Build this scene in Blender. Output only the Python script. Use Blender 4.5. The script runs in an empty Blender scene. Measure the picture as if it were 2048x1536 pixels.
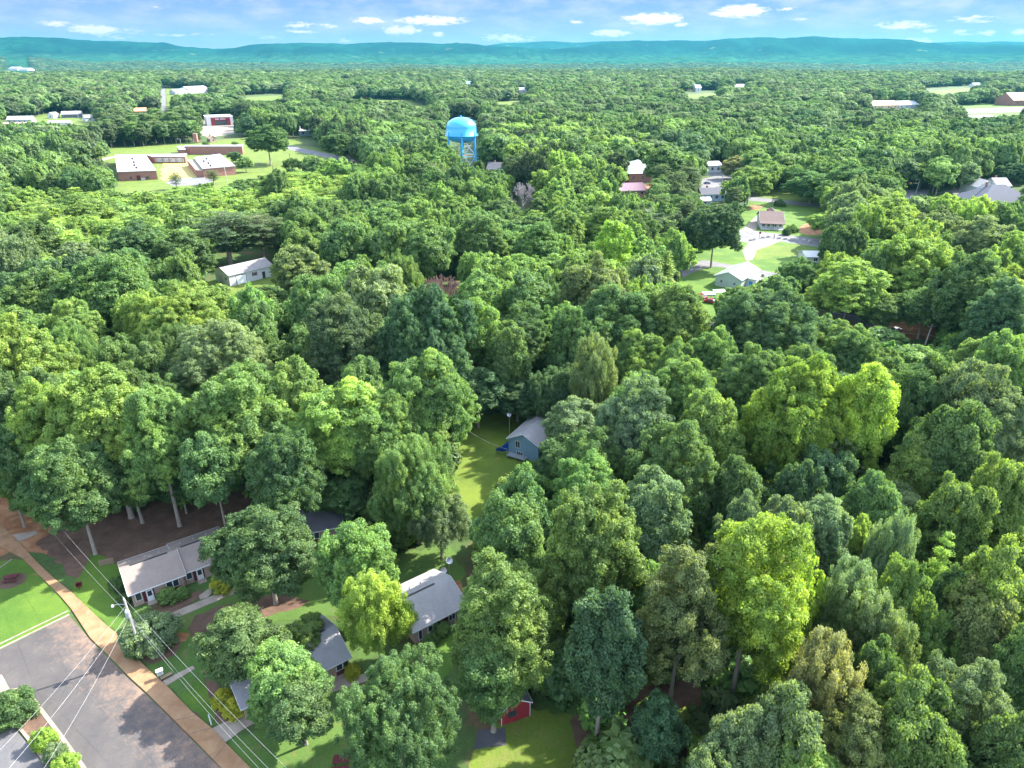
import bpy, bmesh, math, random
import numpy as np
from mathutils import Vector, Matrix

S = bpy.context.scene
COL = S.collection
R_ = math.radians

# ------------------------------------------------------------------ camera
CAM_H, FPX, PITCH = 76.0, 1400.0, R_(25.1)
cd = bpy.data.cameras.new('camera'); cam = bpy.data.objects.new('camera', cd); COL.objects.link(cam)
cd.sensor_fit = 'HORIZONTAL'; cd.sensor_width = 36.0; cd.lens = 36.0 * FPX / 2048.0
cd.clip_start = 0.5; cd.clip_end = 60000
cam.location = (0, 0, CAM_H); cam.rotation_euler = (R_(90) - PITCH, 0, 0)
S.camera = cam
SP, CP = math.sin(PITCH), math.cos(PITCH)

# ------------------------------------------------------------------ render, view
S.render.engine = 'CYCLES'
S.cycles.use_denoising = True
S.cycles.max_bounces = 6; S.cycles.diffuse_bounces = 4; S.cycles.glossy_bounces = 2
S.cycles.transmission_bounces = 4; S.cycles.transparent_max_bounces = 6; S.cycles.volume_bounces = 0
S.cycles.sample_clamp_indirect = 6.0
S.view_settings.view_transform = 'Standard'; S.view_settings.look = 'None'
S.view_settings.exposure = 2.65; S.view_settings.gamma = 1.0

# ------------------------------------------------------------------ sun and sky
SUN_EL = R_(40); SUN_AZ = math.atan2(0.885, 0.466)
sv = Vector((math.sin(SUN_AZ) * math.cos(SUN_EL), math.cos(SUN_AZ) * math.cos(SUN_EL), math.sin(SUN_EL)))
ld = bpy.data.lights.new('sun', 'SUN'); ld.energy = 2.9; ld.angle = R_(0.7); ld.color = (1.0, 0.95, 0.86)
sun = bpy.data.objects.new('sun', ld); COL.objects.link(sun)
sun.rotation_euler = sv.to_track_quat('Z', 'Y').to_euler(); sun.location = (0, 0, 300)

W = bpy.data.worlds.new("World"); S.world = W; W.use_nodes = True
wt = W.node_tree; wt.nodes.clear()
def N(t, kind, **kw):
    n = t.nodes.new(kind)
    for k, v in kw.items():
        if k == 'inp':
            for a, b in v.items(): n.inputs[a].default_value = b
        else: setattr(n, k, v)
    return n
def L(t, a, b): t.links.new(a, b)
def MATH(t, op, a, b=None, c=None, clamp=False):
    n = t.nodes.new('ShaderNodeMath'); n.operation = op; n.use_clamp = clamp
    for i, x in enumerate((a, b, c)):
        if x is None: continue
        if isinstance(x, (int, float)): n.inputs[i].default_value = x
        else: t.links.new(x, n.inputs[i])
    return n.outputs[0]
def RAMP(t, fac, stops, interp='LINEAR'):
    n = t.nodes.new('ShaderNodeValToRGB'); cr = n.color_ramp; cr.interpolation = interp
    while len(cr.elements) < len(stops): cr.elements.new(0.5)
    for e, (p, c) in zip(cr.elements, stops):
        e.position = p; e.color = (c[0], c[1], c[2], 1) if len(c) == 3 else c
    t.links.new(fac, n.inputs[0]); return n.outputs[0]
def MIX(t, fac, a, b, mode='MIX'):
    n = t.nodes.new('ShaderNodeMix'); n.data_type = 'RGBA'; n.blend_type = mode
    for i, x in ((0, fac), (6, a), (7, b)):
        if isinstance(x, (int, float)): n.inputs[i].default_value = x
        elif isinstance(x, tuple): n.inputs[i].default_value = (x[0], x[1], x[2], 1)
        else: t.links.new(x, n.inputs[i])
    return n.outputs[2]

sky = N(wt, 'ShaderNodeTexSky', sky_type='NISHITA', sun_disc=False, sun_elevation=SUN_EL, sun_rotation=SUN_AZ,
        air_density=1.0, dust_density=0.6, ozone_density=2.0, altitude=200)
bg = N(wt, 'ShaderNodeBackground', inp={'Strength': 0.15}); out = N(wt, 'ShaderNodeOutputWorld')
tc = N(wt, 'ShaderNodeTexCoord')
sep = N(wt, 'ShaderNodeSeparateXYZ'); L(wt, tc.outputs['Generated'], sep.inputs[0])
X, Y, Z = sep.outputs
az = MATH(wt, 'ARCTAN2', X, Y)
el = MATH(wt, 'ARCSINE', Z)
low = RAMP(wt, MATH(wt, 'MULTIPLY', Z, 9.0, clamp=True), [(0.0, (0.90, 0.83, 1.08)), (0.2, (0.68, 0.70, 1.06)), (0.5, (0.40, 0.52, 1.02)), (1.0, (0.27, 0.41, 0.95))])
lowmask = MATH(wt, 'SUBTRACT', 1.0, MATH(wt, 'MULTIPLY', MATH(wt, 'SUBTRACT', Z, 0.08), 5.0, clamp=True), clamp=True)
hsv = N(wt, 'ShaderNodeHueSaturation', inp={'Saturation': 0.62, 'Value': 1.12}); L(wt, sky.outputs[0], hsv.inputs['Color'])
skyc = MIX(wt, lowmask, hsv.outputs[0], low)
cv = N(wt, 'ShaderNodeCombineXYZ'); L(wt, az, cv.inputs[0]); L(wt, el, cv.inputs[1])
sc = N(wt, 'ShaderNodeVectorMath', operation='MULTIPLY', inp={1: (1, 3.2, 1)}); L(wt, cv.outputs[0], sc.inputs[0])
nz = N(wt, 'ShaderNodeTexNoise', inp={'Scale': 90.0, 'Detail': 6.0, 'Roughness': 0.62}); L(wt, sc.outputs[0], nz.inputs['Vector'])
nz2 = N(wt, 'ShaderNodeTexNoise', inp={'Scale': 14.0, 'Detail': 7.0, 'Roughness': 0.6}); L(wt, sc.outputs[0], nz2.inputs['Vector'])
CLOUDS = [(110,47,50,10,.8),(190,60,80,17,1),(225,75,70,9,.6),(262,62,55,10,.5),(600,50,60,13,.7),(600,63,60,9,.7),(655,52,34,9,.7),(690,81,40,9,.6),
 (738,41,64,13,1),(862,41,130,18,1.1),(800,60,66,18,1.1),(838,62,16,9,.9),(877,68,26,10,.8),(1016,77,110,18,.7),(1000,70,60,8,.6),(1152,44,30,10,.8),
 (1222,66,74,14,1),(1312,38,108,23,1.15),(1270,36,60,12,1),(1362,49,27,9,.9),(1485,22,90,25,1.15),(1450,27,60,11,1),(1573,17,42,10,.5),(1810,50,92,15,.75),
 (1860,62,26,9,.6),(1950,38,80,13,.6),(1835,84,60,15,.9),(1925,66,40,11,.6),(1975,66,34,10,.7),(2042,64,26,10,.8),(310,15,34,9,.35),
 (350,70,90,8,.35),(1598,39,44,9,.4),(540,75,50,8,.5),(160,4,30,7,.3),(1660,62,60,6,.25),(400,68,70,9,.3)]
acc = None
for (cx, cy, w, h, s) in CLOUDS:
    u, v = (cx - 1024) / FPX, (cy - 768) / FPX
    d = Vector((u, CP - v * SP, -(SP + v * CP))).normalized()
    a0, e0 = math.atan2(d.x, d.y), math.asin(d.z)
    m1 = N(wt, 'ShaderNodeVectorMath', operation='SUBTRACT', inp={1: (a0, e0, 0)}); L(wt, cv.outputs[0], m1.inputs[0])
    m2 = N(wt, 'ShaderNodeVectorMath', operation='MULTIPLY', inp={1: (2 * FPX / w * 1.02, 2 * FPX * 1.1 / h, 0)}); L(wt, m1.outputs[0], m2.inputs[0])
    m3 = N(wt, 'ShaderNodeVectorMath', operation='LENGTH'); L(wt, m2.outputs[0], m3.inputs[0])
    q = MATH(wt, 'MULTIPLY', MATH(wt, 'SUBTRACT', 1.25, m3.outputs[1], clamp=True), s)
    acc = q if acc is None else MATH(wt, 'MAXIMUM', acc, q)
cl = MATH(wt, 'ADD', acc, MATH(wt, 'MULTIPLY', MATH(wt, 'SUBTRACT', nz.outputs[0], 0.52), MATH(wt, 'MULTIPLY', 2.6, MATH(wt, 'MINIMUM', MATH(wt, 'MULTIPLY', acc, 3.0), 1.0))))
cl = MATH(wt, 'MULTIPLY', MATH(wt, 'SUBTRACT', cl, 0.18, clamp=True), 1.9, clamp=True)
wisp = MATH(wt, 'MULTIPLY', MATH(wt, 'SUBTRACT', nz2.outputs[0], 0.43, clamp=True), 3.0, clamp=True)
skyc2 = MIX(wt, MATH(wt, 'MULTIPLY', wisp, lowmask), skyc, (1.0, 0.93, 1.15))
skyc3 = MIX(wt, MATH(wt, 'MULTIPLY', cl, 0.95), skyc2, (1.75, 1.45, 1.42))
L(wt, skyc3, bg.inputs['Color']); L(wt, bg.outputs[0], out.inputs['Surface'])

# ------------------------------------------------------------------ pixel of the photo -> point on the ground plane
def ray(px, py):
    u, v = (px - 1024) / FPX, (py - 768) / FPX
    return u, CP - v * SP, SP + v * CP
def g(px, py, z=0.0):
    u, f, d = ray(px, py); t = (CAM_H - z) / d
    return Vector((u * t, f * t, z))
def proj(x, y, z):
    dz = z - CAM_H; dep = y * CP - dz * SP; up = y * SP + dz * CP
    return 1024 + FPX * x / dep, 768 - FPX * up / dep, dep
def h_at(px, py_base, py_top, px_top=None):
    b = g(px, py_base); u, f, d = ray(px_top or px, py_top)
    return CAM_H - b.y / f * d

# ------------------------------------------------------------------ materials
def srgb(r, g_, b):
    f = lambda c: (c / 255 / 12.92) if c / 255 <= 0.04045 else ((c / 255 + 0.055) / 1.055) ** 2.4
    return (f(r), f(g_), f(b))
MATS = {}
def newmat(name):
    m = bpy.data.materials.new(name); m.use_nodes = True; t = m.node_tree; t.nodes.clear()
    o = t.nodes.new('ShaderNodeOutputMaterial'); return m, t, o
def noise(t, scale, detail=4.0, rough=0.55, coord='Object', dist=0.0, sx=None):
    c = t.nodes.new('ShaderNodeTexCoord'); src = c.outputs[coord]
    if coord == 'World':
        pass
    if sx:
        mp = t.nodes.new('ShaderNodeMapping'); mp.inputs['Scale'].default_value = sx; t.links.new(src, mp.inputs[0]); src = mp.outputs[0]
    n = t.nodes.new('ShaderNodeTexNoise'); n.inputs['Scale'].default_value = scale; n.inputs['Detail'].default_value = detail
    n.inputs['Roughness'].default_value = rough; n.inputs['Distortion'].default_value = dist
    t.links.new(src, n.inputs['Vector']); return n.outputs[0]
def bsdf(t, o, color, rough=0.8, metal=0.0, spec=0.3, bump=None, bs=0.3, bd=0.02):
    p = t.nodes.new('ShaderNodeBsdfPrincipled'); p.inputs['Roughness'].default_value = rough; p.inputs['Metallic'].default_value = metal
    p.inputs['Specular IOR Level'].default_value = spec
    if isinstance(color, tuple): p.inputs['Base Color'].default_value = (*color[:3], 1)
    else: t.links.new(color, p.inputs['Base Color'])
    if bump is not None:
        b = t.nodes.new('ShaderNodeBump'); b.inputs['Strength'].default_value = bs; b.inputs['Distance'].default_value = bd
        t.links.new(bump, b.inputs['Height']); t.links.new(b.outputs[0], p.inputs['Normal'])
    t.links.new(p.outputs[0], o.inputs['Surface']); return p
def simple(name, c, rough=0.7, metal=0.0, spec=0.3, var=0.25, scale=1.5):
    if name in MATS: return MATS[name]
    m, t, o = newmat(name)
    n = noise(t, scale, 5.0); n2 = noise(t, scale * 9, 3.0)
    f = MATH(t, 'MULTIPLY_ADD', MATH(t, 'ADD', MATH(t, 'MULTIPLY', n, 0.7), MATH(t, 'MULTIPLY', n2, 0.3)), var * 2, 1.0 - var)
    col = MIX(t, 1.0, c, f, 'MULTIPLY')
    bsdf(t, o, col, rough, metal, spec, n2, 0.2, 0.01)
    MATS[name] = m; return m
def brick(name, c1, c2, mortar=(0.4, 0.36, 0.32), sc=1.0):
    if name in MATS: return MATS[name]
    m, t, o = newmat(name)
    c = t.nodes.new('ShaderNodeTexCoord'); s = t.nodes.new('ShaderNodeSeparateXYZ'); t.links.new(c.outputs['Object'], s.inputs[0])
    cb = t.nodes.new('ShaderNodeCombineXYZ'); t.links.new(MATH(t, 'ADD', s.outputs[0], s.outputs[1]), cb.inputs[0]); t.links.new(s.outputs[2], cb.inputs[1])
    b = t.nodes.new('ShaderNodeTexBrick'); t.links.new(cb.outputs[0], b.inputs['Vector'])
    b.inputs['Color1'].default_value = (*c1, 1); b.inputs['Color2'].default_value = (*c2, 1); b.inputs['Mortar'].default_value = (*mortar, 1)
    b.inputs['Scale'].default_value = 1.0 / sc; b.inputs['Brick Width'].default_value = 0.23; b.inputs['Row Height'].default_value = 0.08; b.inputs['Mortar Size'].default_value = 0.008
    f = MATH(t, 'MULTIPLY_ADD', noise(t, 0.8, 5), 0.6, 0.7)
    bsdf(t, o, MIX(t, 1.0, b.outputs[0], f, 'MULTIPLY'), 0.9)
    MATS[name] = m; return m
def shingle(name, c, streak=0.35):
    if name in MATS: return MATS[name]
    m, t, o = newmat(name)
    n = noise(t, 0.5, 5.0, 0.6); n2 = noise(t, 7.0, 3.0, 0.7, sx=(1, 1.6, 1.6))
    c_ = t.nodes.new('ShaderNodeTexCoord'); s = t.nodes.new('ShaderNodeSeparateXYZ'); t.links.new(c_.outputs['Object'], s.inputs[0])
    rows = MATH(t, 'FRACT', MATH(t, 'MULTIPLY', s.outputs[2], 14.0))
    f = MATH(t, 'ADD', MATH(t, 'MULTIPLY_ADD', n, streak * 1.4, 1.0 - streak * 0.8), MATH(t, 'MULTIPLY', MATH(t, 'SUBTRACT', n2, 0.5), 1.1))
    f = MATH(t, 'ADD', f, MATH(t, 'MULTIPLY', rows, 0.08))
    bsdf(t, o, MIX(t, 1.0, c, f, 'MULTIPLY'), 0.9, bump=n2, bs=0.5, bd=0.03)
    MATS[name] = m; return m
def siding(name, c, per=0.2):
    if name in MATS: return MATS[name]
    m, t, o = newmat(name)
    c_ = t.nodes.new('ShaderNodeTexCoord'); s = t.nodes.new('ShaderNodeSeparateXYZ'); t.links.new(c_.outputs['Object'], s.inputs[0])
    rows = MATH(t, 'FRACT', MATH(t, 'MULTIPLY', s.outputs[2], 1 / per))
    f = MATH(t, 'ADD', MATH(t, 'MULTIPLY', MATH(t, 'LESS_THAN', rows, 0.2), -0.22), MATH(t, 'MULTIPLY_ADD', noise(t, 1.2, 5), 0.35, 0.84))
    bsdf(t, o, MIX(t, 1.0, c, f, 'MULTIPLY'), 0.6, bump=rows, bs=0.4, bd=0.02)
    MATS[name] = m; return m
def ribbed(name, c, per=0.4, rough=0.45):
    if name in MATS: return MATS[name]
    m, t, o = newmat(name)
    c_ = t.nodes.new('ShaderNodeTexCoord'); s = t.nodes.new('ShaderNodeSeparateXYZ'); t.links.new(c_.outputs['Object'], s.inputs[0])
    rows = MATH(t, 'FRACT', MATH(t, 'MULTIPLY', s.outputs[0], 1 / per))
    f = MATH(t, 'ADD', MATH(t, 'MULTIPLY', MATH(t, 'LESS_THAN', rows, 0.15), -0.15), MATH(t, 'MULTIPLY_ADD', noise(t, 0.6, 6, 0.65), 0.5, 0.74))
    bsdf(t, o, MIX(t, 1.0, c, f, 'MULTIPLY'), rough)
    MATS[name] = m; return m
def glassy(name='window_glass', c=(0.03, 0.04, 0.05)):
    if name in MATS: return MATS[name]
    m, t, o = newmat(name); bsdf(t, o, c, 0.08, 0.0, 0.8); MATS[name] = m; return m

# leaves: diffuse + translucent, tint from the object (or from the point it is scattered on)
def leafmat(name, source):
    m, t, o = newmat(name)
    if source == 'object':
        oi = t.nodes.new('ShaderNodeObjectInfo'); tint = oi.outputs['Color']
    else:
        at = t.nodes.new('ShaderNodeAttribute'); at.attribute_type = 'INSTANCER'; at.attribute_name = 'tint'; tint = at.outputs['Color']
    va = t.nodes.new('ShaderNodeAttribute'); va.attribute_type = 'GEOMETRY'; va.attribute_name = 'var'
    v = va.outputs['Fac']
    f = MATH(t, 'MULTIPLY_ADD', v, 0.95, 0.52)
    c1 = MIX(t, 1.0, tint, f, 'MULTIPLY')
    # warm and cool tufts
    hs = t.nodes.new('ShaderNodeHueSaturation'); t.links.new(c1, hs.inputs['Color'])
    t.links.new(MATH(t, 'MULTIPLY_ADD', v, -0.05, 0.525), hs.inputs['Hue']); hs.inputs['Saturation'].default_value = 0.9
    n = noise(t, 0.28, 3.0)
    c2 = MIX(t, 1.0, hs.outputs[0], MATH(t, 'MULTIPLY_ADD', n, 0.7, 0.66), 'MULTIPLY')
    c2 = MIX(t, RAMP(t, noise(t, 0.17, 3.0, 0.6), [(0.45, (0, 0, 0)), (0.62, (0.9, 0.9, 0.9))]), c2, MIX(t, 1.0, c2, (1.22, 1.14, 0.85), 'MULTIPLY'))
    d = t.nodes.new('ShaderNodeBsdfDiffuse'); t.links.new(c2, d.inputs[0])
    tr = t.nodes.new('ShaderNodeBsdfTranslucent'); t.links.new(MIX(t, 1.0, c2, (1.15, 1.2, 0.55), 'MULTIPLY'), tr.inputs[0])
    mx = t.nodes.new('ShaderNodeMixShader'); mx.inputs[0].default_value = 0.5; t.links.new(d.outputs[0], mx.inputs[1]); t.links.new(tr.outputs[0], mx.inputs[2])
    gl = t.nodes.new('ShaderNodeBsdfGlossy'); gl.inputs['Roughness'].default_value = 0.6; gl.inputs['Color'].default_value = (0.8, 0.9, 0.85, 1)
    m2 = t.nodes.new('ShaderNodeMixShader'); m2.inputs[0].default_value = 0.02; t.links.new(mx.outputs[0], m2.inputs[1]); t.links.new(gl.outputs[0], m2.inputs[2])
    t.links.new(m2.outputs[0], o.inputs['Surface']); return m
LEAF = leafmat('leaves', 'object'); LEAF_I = leafmat('leaves_scattered', 'inst')
BARK = simple('bark', (0.26, 0.22, 0.18), 0.95, var=0.5, scale=3.0)
DEADBARK = simple('dead_bark', (0.34, 0.27, 0.25), 0.95, var=0.3, scale=3.0)

# ------------------------------------------------------------------ mesh helper
class MB:
    def __init__(s): s.v = []; s.f = []
    def poly(s, pts, rev=False):
        i = len(s.v); s.v += [tuple(p) for p in pts]; f = list(range(i, i + len(pts)))
        s.f.append(tuple(reversed(f)) if rev else tuple(f)); return s
    def box(s, x0, x1, y0, y1, z0, z1):
        i = len(s.v)
        s.v += [(x0,y0,z0),(x1,y0,z0),(x1,y1,z0),(x0,y1,z0),(x0,y0,z1),(x1,y0,z1),(x1,y1,z1),(x0,y1,z1)]
        s.f += [(i,i+3,i+2,i+1),(i+4,i+5,i+6,i+7),(i,i+1,i+5,i+4),(i+1,i+2,i+6,i+5),(i+2,i+3,i+7,i+6),(i+3,i,i+4,i+7)]
        return s
    def prism(s, pts, z0, z1):
        n = len(pts); i = len(s.v)
        a = sum(pts[k][0]*pts[(k+1)%n][1]-pts[(k+1)%n][0]*pts[k][1] for k in range(n))
        if a < 0: pts = list(reversed(pts))
        s.v += [(p[0], p[1], z0) for p in pts] + [(p[0], p[1], z1) for p in pts]
        s.f.append(tuple(reversed(range(i, i+n)))); s.f.append(tuple(range(i+n, i+2*n)))
        for k in range(n):
            k2 = (k+1) % n; s.f.append((i+k, i+k2, i+n+k2, i+n+k))
        return s
    def tube(s, p, q, r0, r1=None, n=6, cap=True):
        r1 = r0 if r1 is None else r1; p, q = Vector(p), Vector(q); d = (q - p)
        if d.length < 1e-6: return s
        d.normalize(); a = d.orthogonal().normalized(); b = d.cross(a); i = len(s.v)
        for c, r in ((p, r0), (q, r1)):
            for k in range(n):
                w = 2*math.pi*k/n; s.v.append(tuple(c + (a*math.cos(w) + b*math.sin(w))*r))
        for k in range(n):
            k2 = (k+1) % n; s.f.append((i+k, i+k2, i+n+k2, i+n+k))
        if cap: s.f.append(tuple(reversed(range(i, i+n)))); s.f.append(tuple(range(i+n, i+2*n)))
        return s
    def path(s, pts, r0, r1, n=6):
        m = len(pts) - 1
        for k in range(m):
            s.tube(pts[k], pts[k+1], r0 + (r1-r0)*k/m, r0 + (r1-r0)*(k+1)/m, n, cap=(k in (0, m-1)))
        return s
    def lathe(s, prof, n=32, c=(0, 0)):
        i = len(s.v); m = len(prof)
        for (r, z) in prof:
            for k in range(n):
                w = 2*math.pi*k/n; s.v.append((c[0]+r*math.cos(w), c[1]+r*math.sin(w), z))
        for j in range(m-1):
            for k in range(n):
                k2 = (k+1) % n; s.f.append((i+j*n+k, i+j*n+k2, i+(j+1)*n+k2, i+(j+1)*n+k))
        return s
    def mesh(s, name, smooth=False):
        me = bpy.data.meshes.new(name); me.from_pydata(s.v, [], s.f); me.update()
        if smooth: me.polygons.foreach_set('use_smooth', [True]*len(me.polygons))
        return me
    def build(s, name, mat, parent=None, smooth=False, label=None):
        me = s.mesh(name, smooth); me.materials.append(mat)
        o = bpy.data.objects.new(name, me); COL.objects.link(o)
        if parent: o.parent = parent
        if label: o['label'] = label
        return o
def tag(o, label=None, cat=None, group=None, kind=None):
    if label: o['label'] = label
    if cat: o['category'] = cat
    if group: o['group'] = group
    if kind: o['kind'] = kind
    return o
def thing(name, label, cat, loc=(0, 0, 0), rz=0.0, group=None):
    o = bpy.data.objects.new(name, None); COL.objects.link(o); o.empty_display_size = 0.5
    o.location = loc; o.rotation_euler = (0, 0, rz); tag(o, label, cat, group); return o

# ------------------------------------------------------------------ ground materials
def tex2(t, scale, detail=5, rough=0.6, dist=0.0):
    return noise(t, scale, detail, rough, 'Object', dist)
def mat_ground():
    m, t, o = newmat('woodland_floor')
    a = tex2(t, 0.09, 6, 0.65); b = tex2(t, 1.3, 5, 0.7); c = tex2(t, 0.02, 4, 0.6)
    col = RAMP(t, a, [(0.3, (0.15, 0.08, 0.045)), (0.4, (0.10, 0.07, 0.035)), (0.47, (0.05, 0.085, 0.022)), (0.66, (0.06, 0.12, 0.025))])
    col = MIX(t, 1.0, col, MATH(t, 'MULTIPLY_ADD', b, 1.1, 0.45), 'MULTIPLY')
    bsdf(t, o, col, 0.95, bump=b, bs=0.6, bd=0.1); return m
def mat_grass(name, c_lo, c_hi, c_dry, dry0=0.58, dry1=0.72, soil=(0.33, 0.16, 0.07)):
    m, t, o = newmat(name)
    a = tex2(t, 0.12, 5, 0.6); b = tex2(t, 3.0, 4, 0.75); c = tex2(t, 0.4, 6, 0.65, 0.6)
    base = MIX(t, RAMP(t, a, [(0.4, (0, 0, 0)), (0.62, (1, 1, 1))]), c_lo, c_hi)
    base = MIX(t, RAMP(t, c, [(dry0, (0, 0, 0)), (dry1, (1, 1, 1))]), base, c_dry)
    base = MIX(t, RAMP(t, tex2(t, 0.25, 6, 0.7), [(0.66, (0, 0, 0)), (0.74, (1, 1, 1))]), base, soil)
    base = MIX(t, 1.0, base, MATH(t, 'MULTIPLY_ADD', b, 0.9, 0.55), 'MULTIPLY')
    bsdf(t, o, base, 0.95, bump=b, bs=0.5, bd=0.05); return m
def mat_soil(name, c1, c2, c3):
    m, t, o = newmat(name)
    a = tex2(t, 0.35, 7, 0.68, 0.8); b = tex2(t, 4.0, 4, 0.7)
    col = RAMP(t, a, [(0.34, c1), (0.5, c2), (0.64, c3)])
    bsdf(t, o, MIX(t, 1.0, col, MATH(t, 'MULTIPLY_ADD', b, 0.8, 0.6), 'MULTIPLY'), 0.95, bump=b, bs=0.5, bd=0.04); return m
def mat_asphalt(name='asphalt', c=(0.078, 0.071, 0.067), stain=True):
    m, t, o = newmat(name)
    a = tex2(t, 0.2, 8, 0.7, 0.2); b = tex2(t, 6.0, 3, 0.7); w = tex2(t, 0.9, 6, 0.72, 0.3)
    col = MIX(t, RAMP(t, a, [(0.38, (0, 0, 0)), (0.62, (1, 1, 1))]), (c[0]*0.82, c[1]*0.84, c[2]*0.88), (c[0]*1.18, c[1]*1.16, c[2]*1.14))
    if stain:
        # red clay washed down from the footpath side (object space runs along the lot)
        cc = t.nodes.new('ShaderNodeTexCoord'); s = t.nodes.new('ShaderNodeSeparateXYZ'); t.links.new(cc.outputs['Object'], s.inputs[0])
        # signed distance from footpath edge line, roughly along (0.62,-0.785)
        dd = MATH(t, 'ADD', MATH(t, 'MULTIPLY', s.outputs[0], STN[0]), MATH(t, 'MULTIPLY_ADD', s.outputs[1], STN[1], STN[2]))
        k = MATH(t, 'ADD', MATH(t, 'MULTIPLY', dd, -0.17), MATH(t, 'MULTIPLY_ADD', w, 3.4, -0.8))
        k = MATH(t, 'MULTIPLY', k, MATH(t, 'MULTIPLY', MATH(t, 'SUBTRACT', a, 0.25, clamp=True), 2.8, clamp=True), clamp=True)
        col = MIX(t, MATH(t, 'MULTIPLY', k, 0.8), col, (0.24, 0.155, 0.105))
        # crack sealing pattern
        v = t.nodes.new('ShaderNodeTexVoronoi'); v.feature = 'DISTANCE_TO_EDGE'; v.inputs['Scale'].default_value = 0.42
        dn = t.nodes.new('ShaderNodeVectorMath'); dn.operation = 'ADD'; nzv = t.nodes.new('ShaderNodeTexNoise'); nzv.inputs['Scale'].default_value = 0.5
        t.links.new(cc.outputs['Object'], nzv.inputs['Vector']); t.links.new(cc.outputs['Object'], dn.inputs[0]); t.links.new(nzv.outputs['Color'], dn.inputs[1]); t.links.new(dn.outputs[0], v.inputs['Vector'])
        cr = MATH(t, 'LESS_THAN', v.outputs['Distance'], 0.014)
        cr = MATH(t, 'MULTIPLY', cr, MATH(t, 'GREATER_THAN', a, 0.49))
        col = MIX(t, MATH(t, 'MULTIPLY', cr, 0.35), col, (0.05, 0.05, 0.055))
    bsdf(t, o, MIX(t, 1.0, col, MATH(t, 'MULTIPLY_ADD', b, 0.5, 0.75), 'MULTIPLY'), 0.9, bump=b, bs=0.3, bd=0.01); return m
def mat_conc(name, c1, c2, sc=0.5):
    m, t, o = newmat(name)
    a = tex2(t, sc, 6, 0.65, 0.5); b = tex2(t, 5.0, 3, 0.7)
    col = MIX(t, RAMP(t, a, [(0.36, (0, 0, 0)), (0.64, (1, 1, 1))]), c1, c2)
    bsdf(t, o, MIX(t, 1.0, col, MATH(t, 'MULTIPLY_ADD', b, 0.4, 0.8), 'MULTIPLY'), 0.85); return m

_pa, _pb = g(143, 1219), g(376, 1469)          # footpath edge beside the lot
_dx, _dy = (_pb.x - _pa.x), (_pb.y - _pa.y); _ln = math.hypot(_dx, _dy)
_nx, _ny = _dy / _ln, -_dx / _ln               # points to the lot side
if (g(100, 1400).x - _pa.x) * _nx + (g(100, 1400).y - _pa.y) * _ny < 0: _nx, _ny = -_nx, -_ny
STN = (_nx, _ny, -(_nx * _pa.x + _ny * _pa.y))

M_GROUND = mat_ground()
M_LAWN = mat_grass('lawn_green', (0.055, 0.115, 0.014), (0.09, 0.155, 0.018), (0.13, 0.13, 0.03), 0.62, 0.8)
M_YARD = mat_grass('yard_grass', (0.058, 0.112, 0.022), (0.08, 0.14, 0.026), (0.12, 0.12, 0.04), 0.56, 0.72, (0.2, 0.1, 0.05))
M_FIELD = mat_grass('field_grass', (0.080, 0.130, 0.016), (0.115, 0.160, 0.020), (0.14, 0.145, 0.04), 0.5, 0.7, (0.4, 0.26, 0.13))
M_CLAY = mat_soil('red_clay', (0.17, 0.075, 0.035), (0.26, 0.12, 0.055), (0.33, 0.18, 0.09))
M_MULCH = mat_soil('brown_mulch', (0.085, 0.05, 0.035), (0.115, 0.07, 0.048), (0.15, 0.09, 0.06))
M_ASPH = mat_asphalt()
M_ROAD = mat_asphalt('road_asphalt', (0.15, 0.145, 0.145), False)
M_DARKASPH = mat_asphalt('dark_asphalt', (0.07, 0.07, 0.075), False)
M_PATH = mat_conc('clay_stained_concrete', (0.24, 0.13, 0.065), (0.32, 0.19, 0.10))
M_CONC = mat_conc('pale_concrete', (0.24, 0.19, 0.145), (0.31, 0.26, 0.205))
M_WHITE = simple('white_paint', (0.6, 0.6, 0.6), 0.5, var=0.08)
M_GREYM = simple('grey_metal', (0.45, 0.47, 0.5), 0.4, 0.5, var=0.15)
M_DKMET = simple('dark_metal', (0.05, 0.05, 0.055), 0.5, 0.3)
M_MAROON = simple('maroon_paint', (0.09, 0.016, 0.02), 0.6, var=0.2)
M_WOOD = simple('weathered_wood', (0.23, 0.16, 0.11), 0.9, var=0.35, scale=3)
M_GLASS = glassy()
BR_TAN = brick('tan_brick', (0.34, 0.22, 0.15), (0.27, 0.17, 0.12))
BR_RED = brick('red_brick', (0.30, 0.11, 0.08), (0.22, 0.08, 0.065), (0.3, 0.24, 0.2))

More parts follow.
